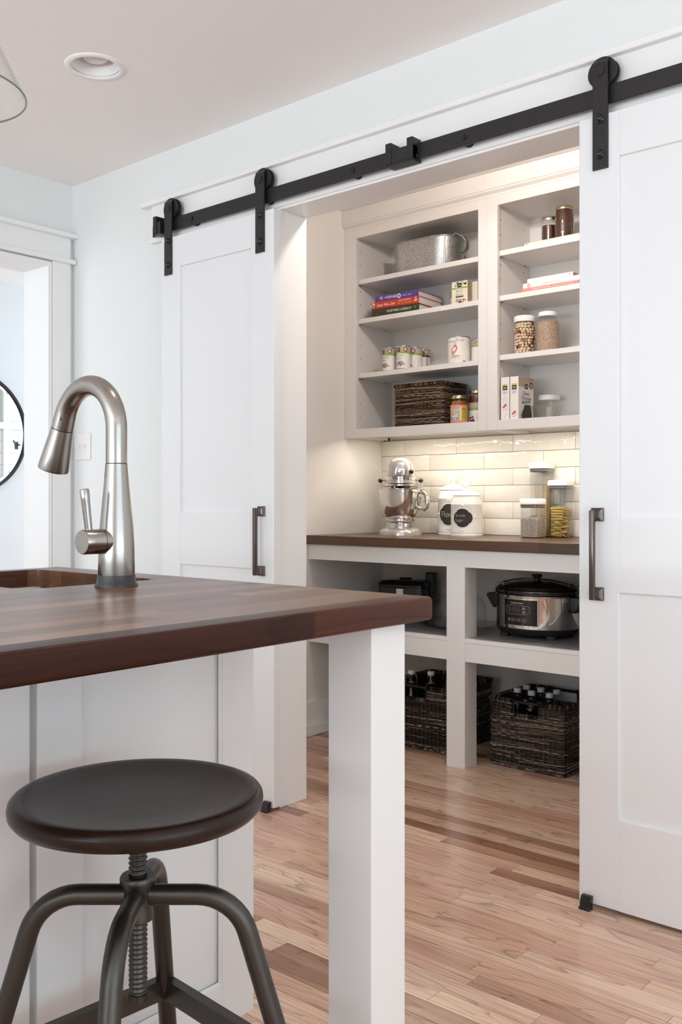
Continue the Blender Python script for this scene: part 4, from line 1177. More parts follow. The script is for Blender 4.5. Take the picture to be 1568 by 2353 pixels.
# ------------------------------------------------------------------ square clear canisters with white lids
def pop_canister(cx, cy, h, label, zlid):
    t = thing('pop_top_canister', label, 'canister', (cx, cy, 0.914))
    s = 0.0385; z0 = 0.914; top = 0.914+h
    bm = rect_loft([(s, s, z0+0.0012), (s+0.001, s+0.001, z0+0.004), (s+0.001, s+0.001, zlid-0.022), (s+0.0045, s+0.0045, zlid-0.004), (s+0.0045, s+0.0045, zlid)], 0.011, 5, (cx, cy), cap1=False)
    obj('clear_body', bm, 'acrylic', t, 40)
    obj('foot_ring', rect_loft([(s-0.003, s-0.003, z0), (s-0.001, s-0.001, z0+0.0035), (s-0.006, s-0.006, z0+0.0035)], 0.010, 5, (cx, cy)), 'charcoal', t, 40)
    obj('gasket', rect_loft([(s-0.002, s-0.002, zlid-0.016), (s+0.002, s+0.002, zlid-0.012), (s+0.002, s+0.002, zlid-0.003), (s, s, zlid-0.002)], 0.011, 5, (cx, cy)), 'gasket', t, 40)
    obj('lid', rect_loft([(s+0.0035, s+0.0035, zlid-0.001), (s+0.0055, s+0.0055, zlid), (s+0.0052, s+0.0052, top-0.006), (s+0.001, s+0.001, top), (s-0.01, s-0.01, top)], 0.012, 5, (cx, cy)), 'whiteplastic', t, 40)
    return t
pop_canister(-1.999, 3.562, 0.1655, 'short clear canister of rice with a white lid', 1.056)
pop_canister(-1.923, 3.663, 0.244, 'tall clear canister of penne with a white lid', 1.135)
pop_canister(-2.020, 3.678, 0.322, 'tallest clear canister, behind the rice, with a little spaghetti and a white lid', 1.210)
# rice
bm = bmesh.new()
n = 14; s = 0.0375
V = [[None]*(n+1) for _ in range(n+1)]
for i in range(n+1):
    for j in range(n+1):
        x = -s+2*s*i/n; y = -s+2*s*j/n
        q = 0.078+0.016*math.cos((x-0.004)*42)*math.cos((y-0.006)*36)+0.0022*math.sin(x*300+y*170)
        V[i][j] = bm.verts.new((-1.999+x, 3.562+y, 0.914+q))
for i in range(n):
    for j in range(n): bm.faces.new((V[i][j], V[i+1][j], V[i+1][j+1], V[i][j+1]))
bot = [bm.verts.new((-1.999+a*s, 3.562+b*s, 0.9175)) for a, b in ((-1, -1), (1, -1), (1, 1), (-1, 1))]
edge = [[V[i][0] for i in range(n+1)], [V[n][j] for j in range(n+1)], [V[n-i][n] for i in range(n+1)], [V[0][n-j] for j in range(n+1)]]
for k in range(4): bm.faces.new([bot[k], bot[(k+1) % 4]] + edge[k][::-1])
bm.faces.new(bot[::-1])
tag(obj('rice', bm, 'rice', None, 50), 'pale rice heaped inside the short clear canister', 'rice', None, 'stuff')
# penne, each one a piece
def penne_mesh():
    bm = bmesh.new(); ro, ri, Ln = 0.0054, 0.0040, 0.028; n = 12
    A, Bq, Cq, D = [], [], [], []
    for i in range(n):
        a = 2*PI*i/n; c, s_ = math.cos(a), math.sin(a); ro_ = ro*(1.0+0.05*(i % 2)); sk_ = c*0.0045
        A.append(bm.verts.new((ro_*c, ro_*s_, -Ln+sk_))); Bq.append(bm.verts.new((ro_*c, ro_*s_, Ln+sk_)))
        Cq.append(bm.verts.new((ri*c, ri*s_, -Ln+sk_))); D.append(bm.verts.new((ri*c, ri*s_, Ln+sk_)))
    for i in range(n):
        j = (i+1) % n
        bm.faces.new((A[i], A[j], Bq[j], Bq[i])); bm.faces.new((Cq[j], Cq[i], D[i], D[j])); bm.faces.new((A[j], A[i], Cq[i], Cq[j])); bm.faces.new((Bq[i], Bq[j], D[j], D[i]))
    bmesh.ops.recalc_face_normals(bm, faces=bm.faces)
    return mesh_from('penne', bm, 'pasta', 50)
pm_ = penne_mesh()
rp = random.Random(11)
def put_penne(x, y, z, yaw, tilt):
    o = bpy.data.objects.new('penne', pm_); C.objects.link(o)
    o.location = (x, y, z); o.rotation_euler = (0, PI/2+tilt, yaw)
    tag(o, 'ridged tube of dry penne inside the tall clear canister', 'pasta', 'penne in the tall canister')
for layer in range(11):
    zz = 0.914+0.0100+layer*0.0113
    top = layer > 5
    for k in range(6):
        if layer == 10 and k > 3: continue
        offv = (k-2.5)*0.0119+rp.uniform(-0.0008, 0.0008)
        yaw = (0.0 if top else (0.55 if layer % 2 else -0.45)) + rp.uniform(-0.06, 0.06)
        tl = rp.uniform(-0.05, 0.05) if top else rp.uniform(-0.16, 0.16)
        sh = rp.uniform(-0.003, 0.003)
        if not top: offv *= 0.78
        put_penne(-1.923+sh-offv*math.sin(yaw), 3.663+offv*math.cos(yaw), zz, yaw, tl)
# spaghetti: a loose bundle
bm = bmesh.new()
for k in range(46):
    a = rp.random()*2*PI; q = 0.010*math.sqrt(rp.random())
    x0, y0 = -1.996+q*math.cos(a), 3.690+q*math.sin(a)
    tube(bm, [(x0, y0, 0.919), (x0+rp.uniform(-0.004, 0.004)+0.004, y0+rp.uniform(-0.005, 0.005), 1.158+rp.uniform(-0.02, 0.012))], 0.0010, 5)
for k in range(6):
    x0 = -2.048+k*0.008
    tube(bm, [(x0+rp.uniform(-0.004, 0.010), 3.668+rp.uniform(-0.012, 0.012), 0.919), (x0-0.004+rp.uniform(-0.003, 0.003), 3.668+rp.uniform(-0.015, 0.015), 1.150+rp.uniform(-0.05, 0.012))], 0.0009, 5)
tag(obj('spaghetti', bm, 'pasta'), 'loose bundle of dry spaghetti standing in the tallest canister', 'pasta', None, 'stuff')

# ------------------------------------------------------------------ woven baskets
def basket(label, x0, x1, y0, y1, z0, h, cut, seed, palette, rowh=0.0072, thick=0.0034, holes='FB', group=None, rotz=0.0, rim_r=0.0075, stake_col=(0.15, 0.115, 0.095)):
    """hand woven box basket: strands, stakes, wrapped rim, handle openings with a dark rod"""
    rr = random.Random(seed)
    Wd, Dp = x1-x0, y1-y0
    t = thing('wicker_basket', label, 'basket', ((x0+x1)/2, (y0+y1)/2, z0), rotz, group)
    hx, hy = Wd/2-0.006, Dp/2-0.006
    rc = 0.014
    base = rounded_rect(hx, hy, rc, 4)
    P = [Vector((a, b)) for a, b in base]; n = len(P)
    Ls = [(P[(i+1) % n]-P[i]).length for i in range(n)]; tot = sum(Ls)
    def at(s):
        s %= tot
        for i in range(n):
            if s <= Ls[i]:
                d = (P[(i+1) % n]-P[i])/Ls[i]
                return P[i]+d*s, Vector((d.y, -d.x))
            s -= Ls[i]
        return P[0], Vector((1, 0))
    ns = int(tot/0.0205)//2*2; sp = tot/ns
    cw, ch = cut if cut else (0, 0)
    def in_cut(p, z):
        if not cut or z < h-ch: return False
        return abs(p.x-0.0) < cw/2 and ((p.y < -hy+0.02 and 'F' in holes) or (p.y > hy-0.02 and 'B' in holes))
    verts, faces, cols = [], [], []
    def strand(pts, rads, col, sides=4):
        if len(pts) < 2: return
        base_i = len(verts); m = len(pts)
        for i, p in enumerate(pts):
            a = pts[max(0, i-1)]; b = pts[min(m-1, i+1)]
            T = (b-a).normalized()
            up = Vector((0, 0, 1)) if abs(T.z) < 0.8 else Vector((T.y+0.3, 1, 0))
            nn = T.cross(up).normalized(); bb = T.cross(nn)
            for k in range(sides):
                q = 2*PI*k/sides+0.4
                verts.append(p+(nn*math.cos(q)+bb*math.sin(q))*rads); cols.append(col)
        for i in range(m-1):
            for k in range(sides):
                l = (k+1) % sides
                faces.append((base_i+i*sides+k, base_i+i*sides+l, base_i+(i+1)*sides+l, base_i+(i+1)*sides+k))
    def pick():
        q = rr.random(); acc = 0
        for wgt, c in palette:
            acc += wgt
            if q <= acc: break
        f = rr.uniform(0.7, 1.3)
        return (c[0]*f, c[1]*f, c[2]*f, 1.0)
    nrow = int((h-0.012)/rowh)
    wav = [(rr.uniform(0, 6.28), rr.uniform(0.6, 1.8)) for _ in range(3)]
    for r in range(nrow):
        for sub in range(2):
            z = 0.005+r*rowh+sub*rowh*0.5
            cur = []; col = pick(); th = thick*rr.uniform(0.6, 1.05)
            ph = rr.random()*6.28
            steps = ns*2
            left = rr.randint(14, 60)
            for k in range(steps+1):
                s = (k+0.5)*sp/2
                p, nr = at(s)
                amp = 0.0024*math.sin(PI*(s/sp)+PI*r)
                zz = z + 0.0026*math.sin(s*17+ph)+0.0030*sum(math.sin(s*f*9+a+r*0.05) for a, f in wav)/3 + rr.uniform(-0.0006, 0.0006)
                zz = min(max(zz, 0.003), h-0.006)
                q = Vector((p.x+nr.x*(amp+sub*0.0008), p.y+nr.y*(amp+sub*0.0008), zz))
                if in_cut(q, zz):
                    strand(cur, th, col); cur = []; continue
                cur.append(q); left -= 1
                if left <= 0:
                    strand(cur, th, col); cur = [q]; col = pick(); th = thick*rr.uniform(0.6, 1.05); left = rr.randint(14, 60)
            strand(cur, th, col)
    for k in range(ns):
        p, nr = at(k*sp)
        zt_ = h-0.008
        if in_cut(Vector((p.x, p.y, 0)), h-0.001): zt_ = h-ch-0.004
        strand([Vector((p.x+nr.x*0.0030, p.y+nr.y*0.0030, 0.002+zt_*i/6)) for i in range(7)], 0.0011, (*[c*rr.uniform(0.4, 1.3) for c in stake_col], 1.0))
    # foot braid
    for k in range(ns*2):
        p, nr = at(k*sp/2)
        p2, _ = at(k*sp/2+sp*0.9)
        strand([Vector((p.x+nr.x*0.001, p.y+nr.y*0.001, 0.0035)), Vector(((p.x+p2.x)/2+nr.x*0.005, (p.y+p2.y)/2+nr.y*0.005, 0.010)), Vector((p2.x+nr.x*0.001, p2.y+nr.y*0.001, 0.0035))], 0.0032, pick())
    def flush(name, parent):
        nonlocal verts, faces, cols
        me = bpy.data.meshes.new(name); me.from_pydata([tuple(v) for v in verts], [], faces); me.materials.append(M['wicker'])
        at_ = me.color_attributes.new('Col', 'FLOAT_COLOR', 'POINT')
        at_.data.foreach_set('color', [c for q in cols for c in q])
        me.shade_smooth()
        o = bpy.data.objects.new(name, me); C.objects.link(o); o.parent = parent; OFF[o.name] = OFF[parent.name]
        verts, faces, cols = [], [], []
        return o
    o = flush('weave', t); o['kind'] = 'stuff'
    # wrapped rim
    stp = 0.0062
    k = 0; run = []
    def core(run, zz):
        if len(run) > 1: strand([Vector((p.x, p.y, zz)) for p in run], rim_r*0.8, (0.03, 0.02, 0.014, 1), 8)
    m = int(tot/stp)
    run = []
    for k in range(m+1):
        p, nr = at(k*stp)
        if in_cut(Vector((p.x, p.y, 0)), h):
            core(run, h-rim_r); run = []; continue
        run.append(p)
        pts = [Vector((p.x+nr.x*rim_r*1.15*math.cos(a), p.y+nr.y*rim_r*1.15*math.cos(a), h-rim_r+rim_r*math.sin(a))) + Vector((-nr.y, nr.x, 0))*0.0022*math.sin(a*0.5) for a in [2*PI*i/8 for i in range(9)]]
        strand(pts, 0.0027, pick(), 4)
    core(run, h-rim_r)
    if cut:
        for sgn, ok in ((-1, 'F' in holes), (1, 'B' in holes)):
            if not ok: continue
            y = sgn*hy
            for k in range(int(cw/0.006)):
                x = -cw/2+0.003+k*0.006
                pts = [Vector((x, y+0.0075*math.cos(a), h-ch-0.006+0.007*math.sin(a))) for a in [2*PI*i/8 for i in range(9)]]
                strand(pts, 0.0024, pick(), 4)
    rim = flush('wrapped_rim', t); rim['kind'] = 'stuff'
    if cut:
        for sgn, ok in ((-1, 'F' in holes), (1, 'B' in holes)):
            if ok: obj('handle_rod', TU([(-cw/2-0.012, sgn*hy, h-rim_r), (cw/2+0.012, sgn*hy, h-rim_r)], 0.0062, 12), 'blackgloss', t, 60, world=False)
    # inner lining wall so that no light leaks through the weave
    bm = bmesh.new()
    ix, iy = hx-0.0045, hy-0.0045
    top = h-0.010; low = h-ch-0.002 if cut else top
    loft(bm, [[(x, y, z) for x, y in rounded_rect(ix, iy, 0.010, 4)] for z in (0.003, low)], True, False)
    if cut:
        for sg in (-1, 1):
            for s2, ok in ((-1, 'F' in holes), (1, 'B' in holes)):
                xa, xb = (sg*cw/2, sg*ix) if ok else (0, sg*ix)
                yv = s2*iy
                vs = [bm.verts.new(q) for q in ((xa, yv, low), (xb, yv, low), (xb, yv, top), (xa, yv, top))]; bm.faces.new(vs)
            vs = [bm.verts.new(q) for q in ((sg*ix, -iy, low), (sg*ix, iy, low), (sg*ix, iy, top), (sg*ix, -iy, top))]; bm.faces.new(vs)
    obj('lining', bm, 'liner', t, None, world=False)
    return t
dark = [(0.40, (0.018, 0.014, 0.013)), (0.22, (0.065, 0.044, 0.036)), (0.20, (0.20, 0.14, 0.11)), (0.18, (0.42, 0.34, 0.28))]
brown = [(0.32, (0.040, 0.020, 0.011)), (0.33, (0.15, 0.085, 0.050)), (0.35, (0.38, 0.26, 0.16))]
bA = basket('dark woven basket full of water bottles under the pantry shelf', -2.066, -1.724, 3.314, 3.660, 0.0, 0.276, (0.108, 0.056), 3, dark)
bB = basket('dark woven basket of swing top bottles behind the pantry post', -2.602, -2.257, 3.304, 3.668, 0.0, 0.276, (0.108, 0.056), 5, dark)
bC = basket('brown woven basket on the lowest shelf of the left wall cabinet', -2.678, -2.398, 3.470, 3.680, 1.396, 0.208, None, 9, brown, rowh=0.0082, thick=0.0036, stake_col=(0.12, 0.075, 0.045), rim_r=0.0060)

# water bottles
def water_bottle(x, y, label):
    z0 = 0.0045; hgt = 0.288
    t = thing('water_bottle', label, 'bottle', (x, y, z0), group='water bottles in the dark basket')
    prof = [(0.0, 0.004), (0.020, 0.0), (0.030, 0.002), (0.0345, 0.010)]
    for i in range(8):
        z = 0.02+i*0.022; prof += [(0.0345, z), (0.0330, z+0.004), (0.0345, z+0.008)]
    prof += [(0.0345, 0.205), (0.030, 0.228), (0.0215, 0.246), (0.0135, 0.256), (0.0130, 0.264), (0.0165, 0.265), (0.0165, 0.267), (0.0128, 0.268), (0.0128, 0.284)]
    obj('clear_bottle', LA(prof, 28, (x, y, z0)), 'pet', t, 40)
    cp = [(0.0, 0.270), (0.0148, 0.270), (0.0152, 0.272), (0.0148, 0.285), (0.0135, 0.288), (0.0, 0.288)]
    c = obj('cap', LA(cp, 28, (x, y, z0)), 'capclear', t, 40)
    bm = bmesh.new()
    for k in range(20):
        a = 2*PI*k/20; tube(bm, [(x+0.0149*math.cos(a), y+0.0149*math.sin(a), z0+0.272), (x+0.0147*math.cos(a), y+0.0147*math.sin(a), z0+0.285)], 0.0005, 4)
    obj('ridges', bm, 'capclear', c)
for x, y, lb in ((-2.016, 3.462, 'water bottle at the near left corner of its basket, clear cap'),
                 (-1.941, 3.447, 'water bottle in the middle of the near row, behind the basket handle'),
                 (-1.862, 3.452, 'water bottle at the near right end of the basket, clear cap'),
                 (-2.017, 3.540, 'water bottle at the far left of its basket, clear cap'),
                 (-1.944, 3.530, 'water bottle in the middle of the far row of the basket'),
                 (-1.872, 3.532, 'water bottle at the far right end of the basket, clear cap')):
    water_bottle(x, y, lb)
def swing_bottle(x, y, turn, label):
    z0 = 0.0045
    t = thing('swing_top_bottle', label, 'bottle', (x, y, z0), group='swing top bottles in the basket')
    obj('glass_bottle', LA([(0.0, 0.003), (0.034, 0.0), (0.038, 0.006), (0.038, 0.175), (0.033, 0.205), (0.020, 0.238), (0.0145, 0.262), (0.0140, 0.290), (0.0160, 0.291), (0.0160, 0.299), (0.0125, 0.300)], 28, (x, y, z0)), 'pet', t, 40)
    obj('stopper', LA([(0.0, 0.303), (0.0125, 0.303), (0.0155, 0.308), (0.0165, 0.318), (0.0150, 0.321), (0.0, 0.322)], 24, (x, y, z0)), 'whiteplastic', t, 40)
    obj('washer', LA([(0.0, 0.2995), (0.0125, 0.2995), (0.0125, 0.3035), (0.0, 0.3035)], 20, (x, y, z0)), 'redrubber', t, 40)
    u = Vector((math.cos(turn), math.sin(turn), 0)); v = Vector((-u.y, u.x, 0)); c = Vector((x, y, z0))
    bm = bmesh.new()
    for s in (-1, 1):
        tube(bm, [c+u*s*0.0165+Vector((0, 0, 0.312)), c+u*s*0.021+Vector((0, 0, 0.300)), c+u*s*0.026+Vector((0, 0, 0.274)), c+u*s*0.024+Vector((0, 0, 0.262)), c+u*s*0.016+v*0.006+Vector((0, 0, 0.258))], 0.0011, 6)
    tube(bm, [c+u*(-0.026)+Vector((0, 0, 0.276)), c+u*(-0.02)-v*0.018+Vector((0, 0, 0.262)), c-v*0.022+Vector((0, 0, 0.256)), c+u*0.02-v*0.018+Vector((0, 0, 0.262)), c+u*0.026+Vector((0, 0, 0.276))], 0.0011, 6)
    tube(bm, [c+Vector((0.0145*math.cos(2*PI*i/20), 0.0145*math.sin(2*PI*i/20), 0.268)) for i in range(20)], 0.001, 6, closed=True)
    obj('wire_bail', bm, 'steel', t, 60)
swing_bottle(-2.486, 3.358, math.radians(38), 'swing top bottle nearest the island post, white stopper and red washer')
swing_bottle(-2.405, 3.392, math.radians(-60), 'swing top bottle standing behind the basket handle opening')
swing_bottle(-2.43, 3.56, math.radians(15), 'swing top bottle at the back of its basket')

# ------------------------------------------------------------------ slow cooker on the open shelf
kx, ky, kz = -1.918, 3.452, 0.520
sc = thing('slow_cooker', 'oval stainless slow cooker with black lid and digital control panel', 'cooker', (kx, ky, kz))
A_, B_ = 0.174, 0.138
def oval(prof, seg=64): return LA(prof, seg, (kx, ky, kz), sx=1.0, sy=B_/A_)
obj('base', oval([(0.0, 0.012), (0.13, 0.012), (0.158, 0.016), (0.171, 0.030), (0.1745, 0.040), (0.0, 0.040)]), 'blackmatte', sc, 40)
for fx2, fy2 in ((-0.105, -0.072), (0.105, -0.072), (-0.105, 0.072), (0.105, 0.072)):
    obj('foot', B(kx+fx2-0.018, kx+fx2+0.018, ky+fy2-0.014, ky+fy2+0.014, kz, kz+0.016, bev=0.003), 'blackmatte', sc)
obj('shell', oval([(0.1735, 0.040), (0.1740, 0.042), (0.1735, 0.165), (0.1755, 0.168), (0.1760, 0.171), (0.1740, 0.173), (0.0, 0.173)]), 'chrome', sc, 30)
obj('crock_rim', oval([(0.0, 0.173), (0.171, 0.173), (0.178, 0.177), (0.180, 0.184), (0.1785, 0.190), (0.172, 0.193), (0.0, 0.193)]), 'blackgloss', sc, 40)
lid = obj('lid', oval([(0.168, 0.1935), (0.173, 0.195), (0.172, 0.199), (0.160, 0.203), (0.120, 0.214), (0.070, 0.2225), (0.0, 0.2255)]), 'blackgloss', sc, 60)
obj('lid_band', oval([(0.164, 0.2005), (0.1665, 0.2025), (0.1640, 0.2045), (0.1615, 0.203)]), 'steel', lid, 60)
obj('knob', LA([(0.0, 0.224), (0.014, 0.224), (0.0125, 0.230), (0.013, 0.236), (0.0215, 0.242), (0.0225, 0.247), (0.019, 0.250), (0.0, 0.251)], 28, (kx, ky, kz)), 'blackmatte', lid, 40)
for s in (-1, 1):
    bm = bmesh.new()
    pl = [(0.168, 0.120), (0.178, 0.105), (0.186, 0.108), (0.190, 0.122), (0.200, 0.138), (0.214, 0.150), (0.217, 0.160), (0.209, 0.166), (0.185, 0.168), (0.168, 0.166)]
    prism(bm, [(kx+s*a, kz+b) for a, b in pl], 'Y', ky-0.042, ky+0.042)
    bmesh.ops.bevel(bm, geom=bm.edges[:], offset=0.003, segments=2, affect='EDGES', profile=0.5)
    obj('side_handle', bm, 'blackmatte', sc, 40)
    bm = bmesh.new()
    for yy in (-0.016, 0.016):
        tube(bm, [(kx+s*0.186, ky+yy, kz+0.166), (kx+s*0.188, ky+yy, kz+0.198), (kx+s*0.183, ky+yy, kz+0.206), (kx+s*0.150, ky+yy*0.8, kz+0.213)], 0.0018, 8)
    tube(bm, [(kx+s*0.150, ky-0.020, kz+0.214), (kx+s*0.150, ky+0.020, kz+0.214)], 0.005, 10)
    tube(bm, [(kx+s*0.150, ky, kz+0.214), (kx+s*0.11, ky, kz+0.223), (kx+s*0.06, ky, kz+0.2295), (kx+s*0.012, ky, kz+0.231)], 0.0035, 8)
    obj('lid_clip', bm, 'blackgloss' if s > 0 else 'steel', sc, 50)
# control panel: gently bowed slab on the front
px0, px1 = -1.992, -1.846
def front_y(x): return ky-B_*math.sqrt(max(0.0, 1-((x-kx)/A_)**2))*0.998
def pmap(x, y, d):
    return Vector((x, front_y(x)-0.0058-d, y))
def slab(x0, x1, z0, z1, d0, d1, n=14):
    bm = bmesh.new(); R = []
    for i in range(n+1):
        x = x0+(x1-x0)*i/n
        R.append([bm.verts.new((x, front_y(x)-dd, zz)) for dd, zz in ((d0, z0), (d1, z0), (d1, z1), (d0, z1))])
    for i in range(n):
        for k in range(4): bm.faces.new((R[i][k], R[i+1][k], R[i+1][(k+1) % 4], R[i][(k+1) % 4]))
    bm.faces.new(R[0][::-1]); bm.faces.new(R[-1]); return bm
obj('panel_bezel', slab(px0-0.004, px1+0.004, 0.572, 0.680, -0.004, 0.003), 'steel', sc, 40)
cp = obj('control_panel', slab(px0, px1, 0.5755, 0.6765, -0.004, 0.0055), 'blackgloss', sc, 40)
mid = (px0+px1)/2
printed('lettering', cp, 'printwhite', [text2d('Hamilton Beach', 0.0090, mid-0.012, 0.6635, sx=0.98)], pmap, 0.0003)
printed('display_surround', cp, 'charcoal', [rect2d(mid-0.052, mid+0.028, 0.6225, 0.6505, 12), disc2d(mid-0.052, 0.6365, 0.010, 0.014, 14), disc2d(mid+0.030, 0.6365, 0.012, 0.014, 14)], pmap, 0.0003)
dsp = printed('display', cp, 'printbrown', [rect2d(mid-0.036, mid+0.004, 0.6285, 0.6455, 6)], pmap, 0.0008)
printed('digits', dsp, 'print', [ring2d(mid-0.031+k*0.0105, 0.637, 0.0042, 0.007, 0.0014, 16, 6.0) for k in range(4)], pmap, 0.0012)
printed('button_rings', cp, 'printgrey', [ring2d(mid-0.010, 0.6365, 0.056, 0.0185, 0.0014, 40, 4.0), ring2d(mid+0.021, 0.6425, 0.0075, 0.0075, 0.0012), ring2d(mid+0.021, 0.6285, 0.0075, 0.0075, 0.0012),
        ring2d(mid-0.047, 0.5965, 0.0058, 0.0058, 0.001), ring2d(mid-0.027, 0.5965, 0.0115, 0.0062, 0.001, 24, 3.0), ring2d(mid-0.001, 0.5965, 0.0115, 0.0062, 0.001, 24, 3.0), ring2d(mid+0.024, 0.5955, 0.0095, 0.0095, 0.0012)], pmap, 0.0011)
printed('button_marks', cp, 'printwhite', [poly2d([(mid+0.021-0.004, 0.641), (mid+0.021+0.004, 0.641), (mid+0.021, 0.6465)]), poly2d([(mid+0.021-0.004, 0.630), (mid+0.021, 0.6245), (mid+0.021+0.004, 0.630)]),
        disc2d(mid-0.047, 0.5965, 0.0022), text2d('Timer', 0.0052, mid-0.027, 0.5965), text2d('Temp', 0.0052, mid-0.001, 0.5965), text2d('ENTER', 0.0036, mid+0.024, 0.5955), text2d('Time', 0.0046, mid-0.046, 0.6415), text2d('Temp', 0.0046, mid-0.046, 0.6325)], pmap, 0.0014)
# cake dome on glass plate
dx_, dy_, dz_ = -2.318, 3.470, 0.520
cd = thing('cake_dome', 'clear glass cake dome on a wide glass plate beside the slow cooker', 'cake stand', (dx_, dy_, dz_))
obj('plate', LA([(0.0, 0.0), (0.10, 0.0), (0.12, 0.004), (0.166, 0.014), (0.168, 0.017), (0.164, 0.018), (0.118, 0.009), (0.0, 0.006)], 64, (dx_, dy_, dz_)), 'glass', cd, 40)
obj('dome', LA([(0.124, 0.0105), (0.126, 0.012), (0.1245, 0.075), (0.120, 0.100), (0.106, 0.124), (0.080, 0.137), (0.040, 0.142), (0.0, 0.143)], 64, (dx_, dy_, dz_)), 'glass', cd, 50)
bm = bmesh.new(); sphere(bm, (dx_, dy_, dz_+0.155), 0.014, seg=18, rings=12); cyl(bm, (dx_, dy_, dz_+0.142), (dx_, dy_, dz_+0.15), 0.007, 12); obj('dome_knob', bm, 'glass', cd, 60)
# black appliance
ax_, ay_, az_ = -2.665, 3.555, 0.520
ap = thing('countertop_appliance', 'black glossy countertop appliance with chrome badge behind the island corner', 'appliance', (ax_, ay_, az_), math.radians(20))
obj('body', rect_loft([(0.100, 0.075, 0.006), (0.112, 0.084, 0.012), (0.116, 0.086, 0.10), (0.112, 0.083, 0.150)], 0.03, 6), 'charcoal', ap, 40, world=False)
obj('lid', rect_loft([(0.113, 0.084, 0.150), (0.117, 0.088, 0.154), (0.115, 0.086, 0.170), (0.105, 0.077, 0.180), (0.05, 0.04, 0.184)], 0.032, 6), 'blackgloss', ap, 40, world=False)
obj('lid_grip', rect_loft([(0.030, 0.014, 0.183), (0.028, 0.012, 0.192)], 0.01, 4), 'blackgloss', ap, 40, world=False)
obj('chrome_badge', B(-0.020, 0.016, -0.0885, -0.080, 0.095, 0.148, bev=0.002), 'chrome', ap, world=False)
obj('hinge_tower', B(0.088, 0.132, 0.02, 0.075, 0.0, 0.215, bev=0.004), 'blackmatte', ap, world=False)
for q in ((-0.08, -0.055), (0.08, -0.055), (-0.08, 0.055), (0.08, 0.055)):
    obj('foot', LA([(0.0, 0.0), (0.012, 0.0), (0.012, 0.007), (0.0, 0.007)], 14, (q[0], q[1], 0)), 'blackmatte', ap, world=False)

# ------------------------------------------------------------------ left wall cabinet: tub, books, cartons, cans, jars
tb = thing('galvanised_tub', 'oval galvanised steel tub with hoop handle on the top shelf', 'tub', (-2.556, 3.590, 2.119))
def stad(hx, hy, z, n=14, cx=-2.556, cy=3.590):
    pts = []
    for i in range(n+1):
        a = -PI/2+PI*i/n; pts.append((cx+hx-hy+hy*math.cos(a), cy+hy*math.sin(a), z))
    for i in range(n+1):
        a = PI/2+PI*i/n; pts.append((cx-hx+hy+hy*math.cos(a), cy+hy*math.sin(a), z))
    return pts
bm = bmesh.new()
loft(bm, [stad(0.168, 0.094, 2.119), stad(0.170, 0.096, 2.123), stad(0.177, 0.100, 2.258), stad(0.174, 0.097, 2.258), stad(0.166, 0.092, 2.126)], True, True)
body_tub = obj('tub_body', bm, 'galv', tb, 40)
obj('rolled_rim', TU(stad(0.178, 0.101, 2.260), 0.0035, 8, closed=True), 'galv', tb, 60)
for s in (1, -1):
    bx = -2.556+s*0.150
    obj('seam', TU([(bx, 3.590-s*0.092+0.0, 2.123), (bx+s*0.004, 3.590-s*0.0955, 2.256)], 0.0028, 6), 'galv', tb, 60)
hx_ = -2.556+0.178
hnd = [(hx_-0.006, 3.545, 2.256), (hx_+0.010, 3.545, 2.262), (hx_+0.040, 3.550, 2.247), (hx_+0.052, 3.560, 2.222), (hx_+0.042, 3.573, 2.198), (hx_+0.018, 3.590, 2.188), (hx_+0.0, 3.600, 2.190)]
bm = bmesh.new()
R = []
for i, p in enumerate(hnd):
    p = Vector(p); R.append([tuple(p+Vector((0, d, 0))+Vector((e, 0, e*0.6))) for d, e in ((-0.012, -0.0015), (0.012, -0.0015), (0.012, 0.0015), (-0.012, 0.0015))])
loft(bm, R); obj('hoop_handle', bm, 'galv', tb, 50)
bm = bmesh.new(); cyl(bm, (hx_-0.010, 3.541, 2.262), (hx_-0.004, 3.549, 2.270), 0.006, 10); obj('handle_ear', bm, 'galv', tb, 50)

def book(name, label, cx, front, z, w, d, th, cover, rot, group, pages='pages'):
    """lying book: spine towards the viewer, loc at the spine's middle"""
    t = thing(name, label, 'book', (cx, front, z), rot, group)
    bm = bmesh.new(); ct_ = 0.0022
    box(bm, -w/2, w/2, 0.001, d, 0, ct_); box(bm, -w/2, w/2, 0.001, d, th-ct_, th)
    prism(bm, [(0.002, 0), (0.002, th), (-0.001, th-0.001), (-0.0025, th/2), (-0.001, 0.001)], 'X', -w/2, w/2)
    c = obj('cover', bm, cover, t, world=False)
    obj('pages', B(-w/2+0.003, w/2-0.003, 0.002, d-0.004, ct_, th-ct_), pages, t, world=False)
    return t
def spine_map(th): return on_plane((0, -0.0026, th/2), (1, 0, 0), (0, 0, 1))
g = 'cookbooks stacked on the left cabinet shelf'
b1 = book('cookbook', 'dark green cookbook, bottom of the stack in the left cabinet', -2.660, 3.468, 1.932, 0.258, 0.225, 0.033, 'bk_green', math.radians(4), g)
printed('lettering', b1, 'printwhite', [text2d('VEGETABLE LITERACY', 0.0150, 0.022, 0.0, sx=0.92)], spine_map(0.033), 0.0006, world=False)
printed('author_line', b1, 'printmaroon', [text2d('MADISON', 0.0065, -0.098, -0.001)], spine_map(0.033), 0.0006, world=False)
printed('publisher_mark', b1, 'printtan', [text2d('10', 0.013, 0.108, 0.002)], spine_map(0.033), 0.0006, world=False)
b2 = book('cookbook', 'red cookbook in the middle of the stack in the left cabinet', -2.662, 3.466, 1.9652, 0.262, 0.205, 0.034, 'bk_red', math.radians(4), g)
printed('lettering', b2, 'printwhite', [text2d('Clean Wine Diet', 0.0185, -0.048, -0.002, shear=0.35, sx=0.80), text2d('DISCOVERING', 0.0098, 0.058, 0.007, sx=1.05)], spine_map(0.034), 0.0006, world=False)
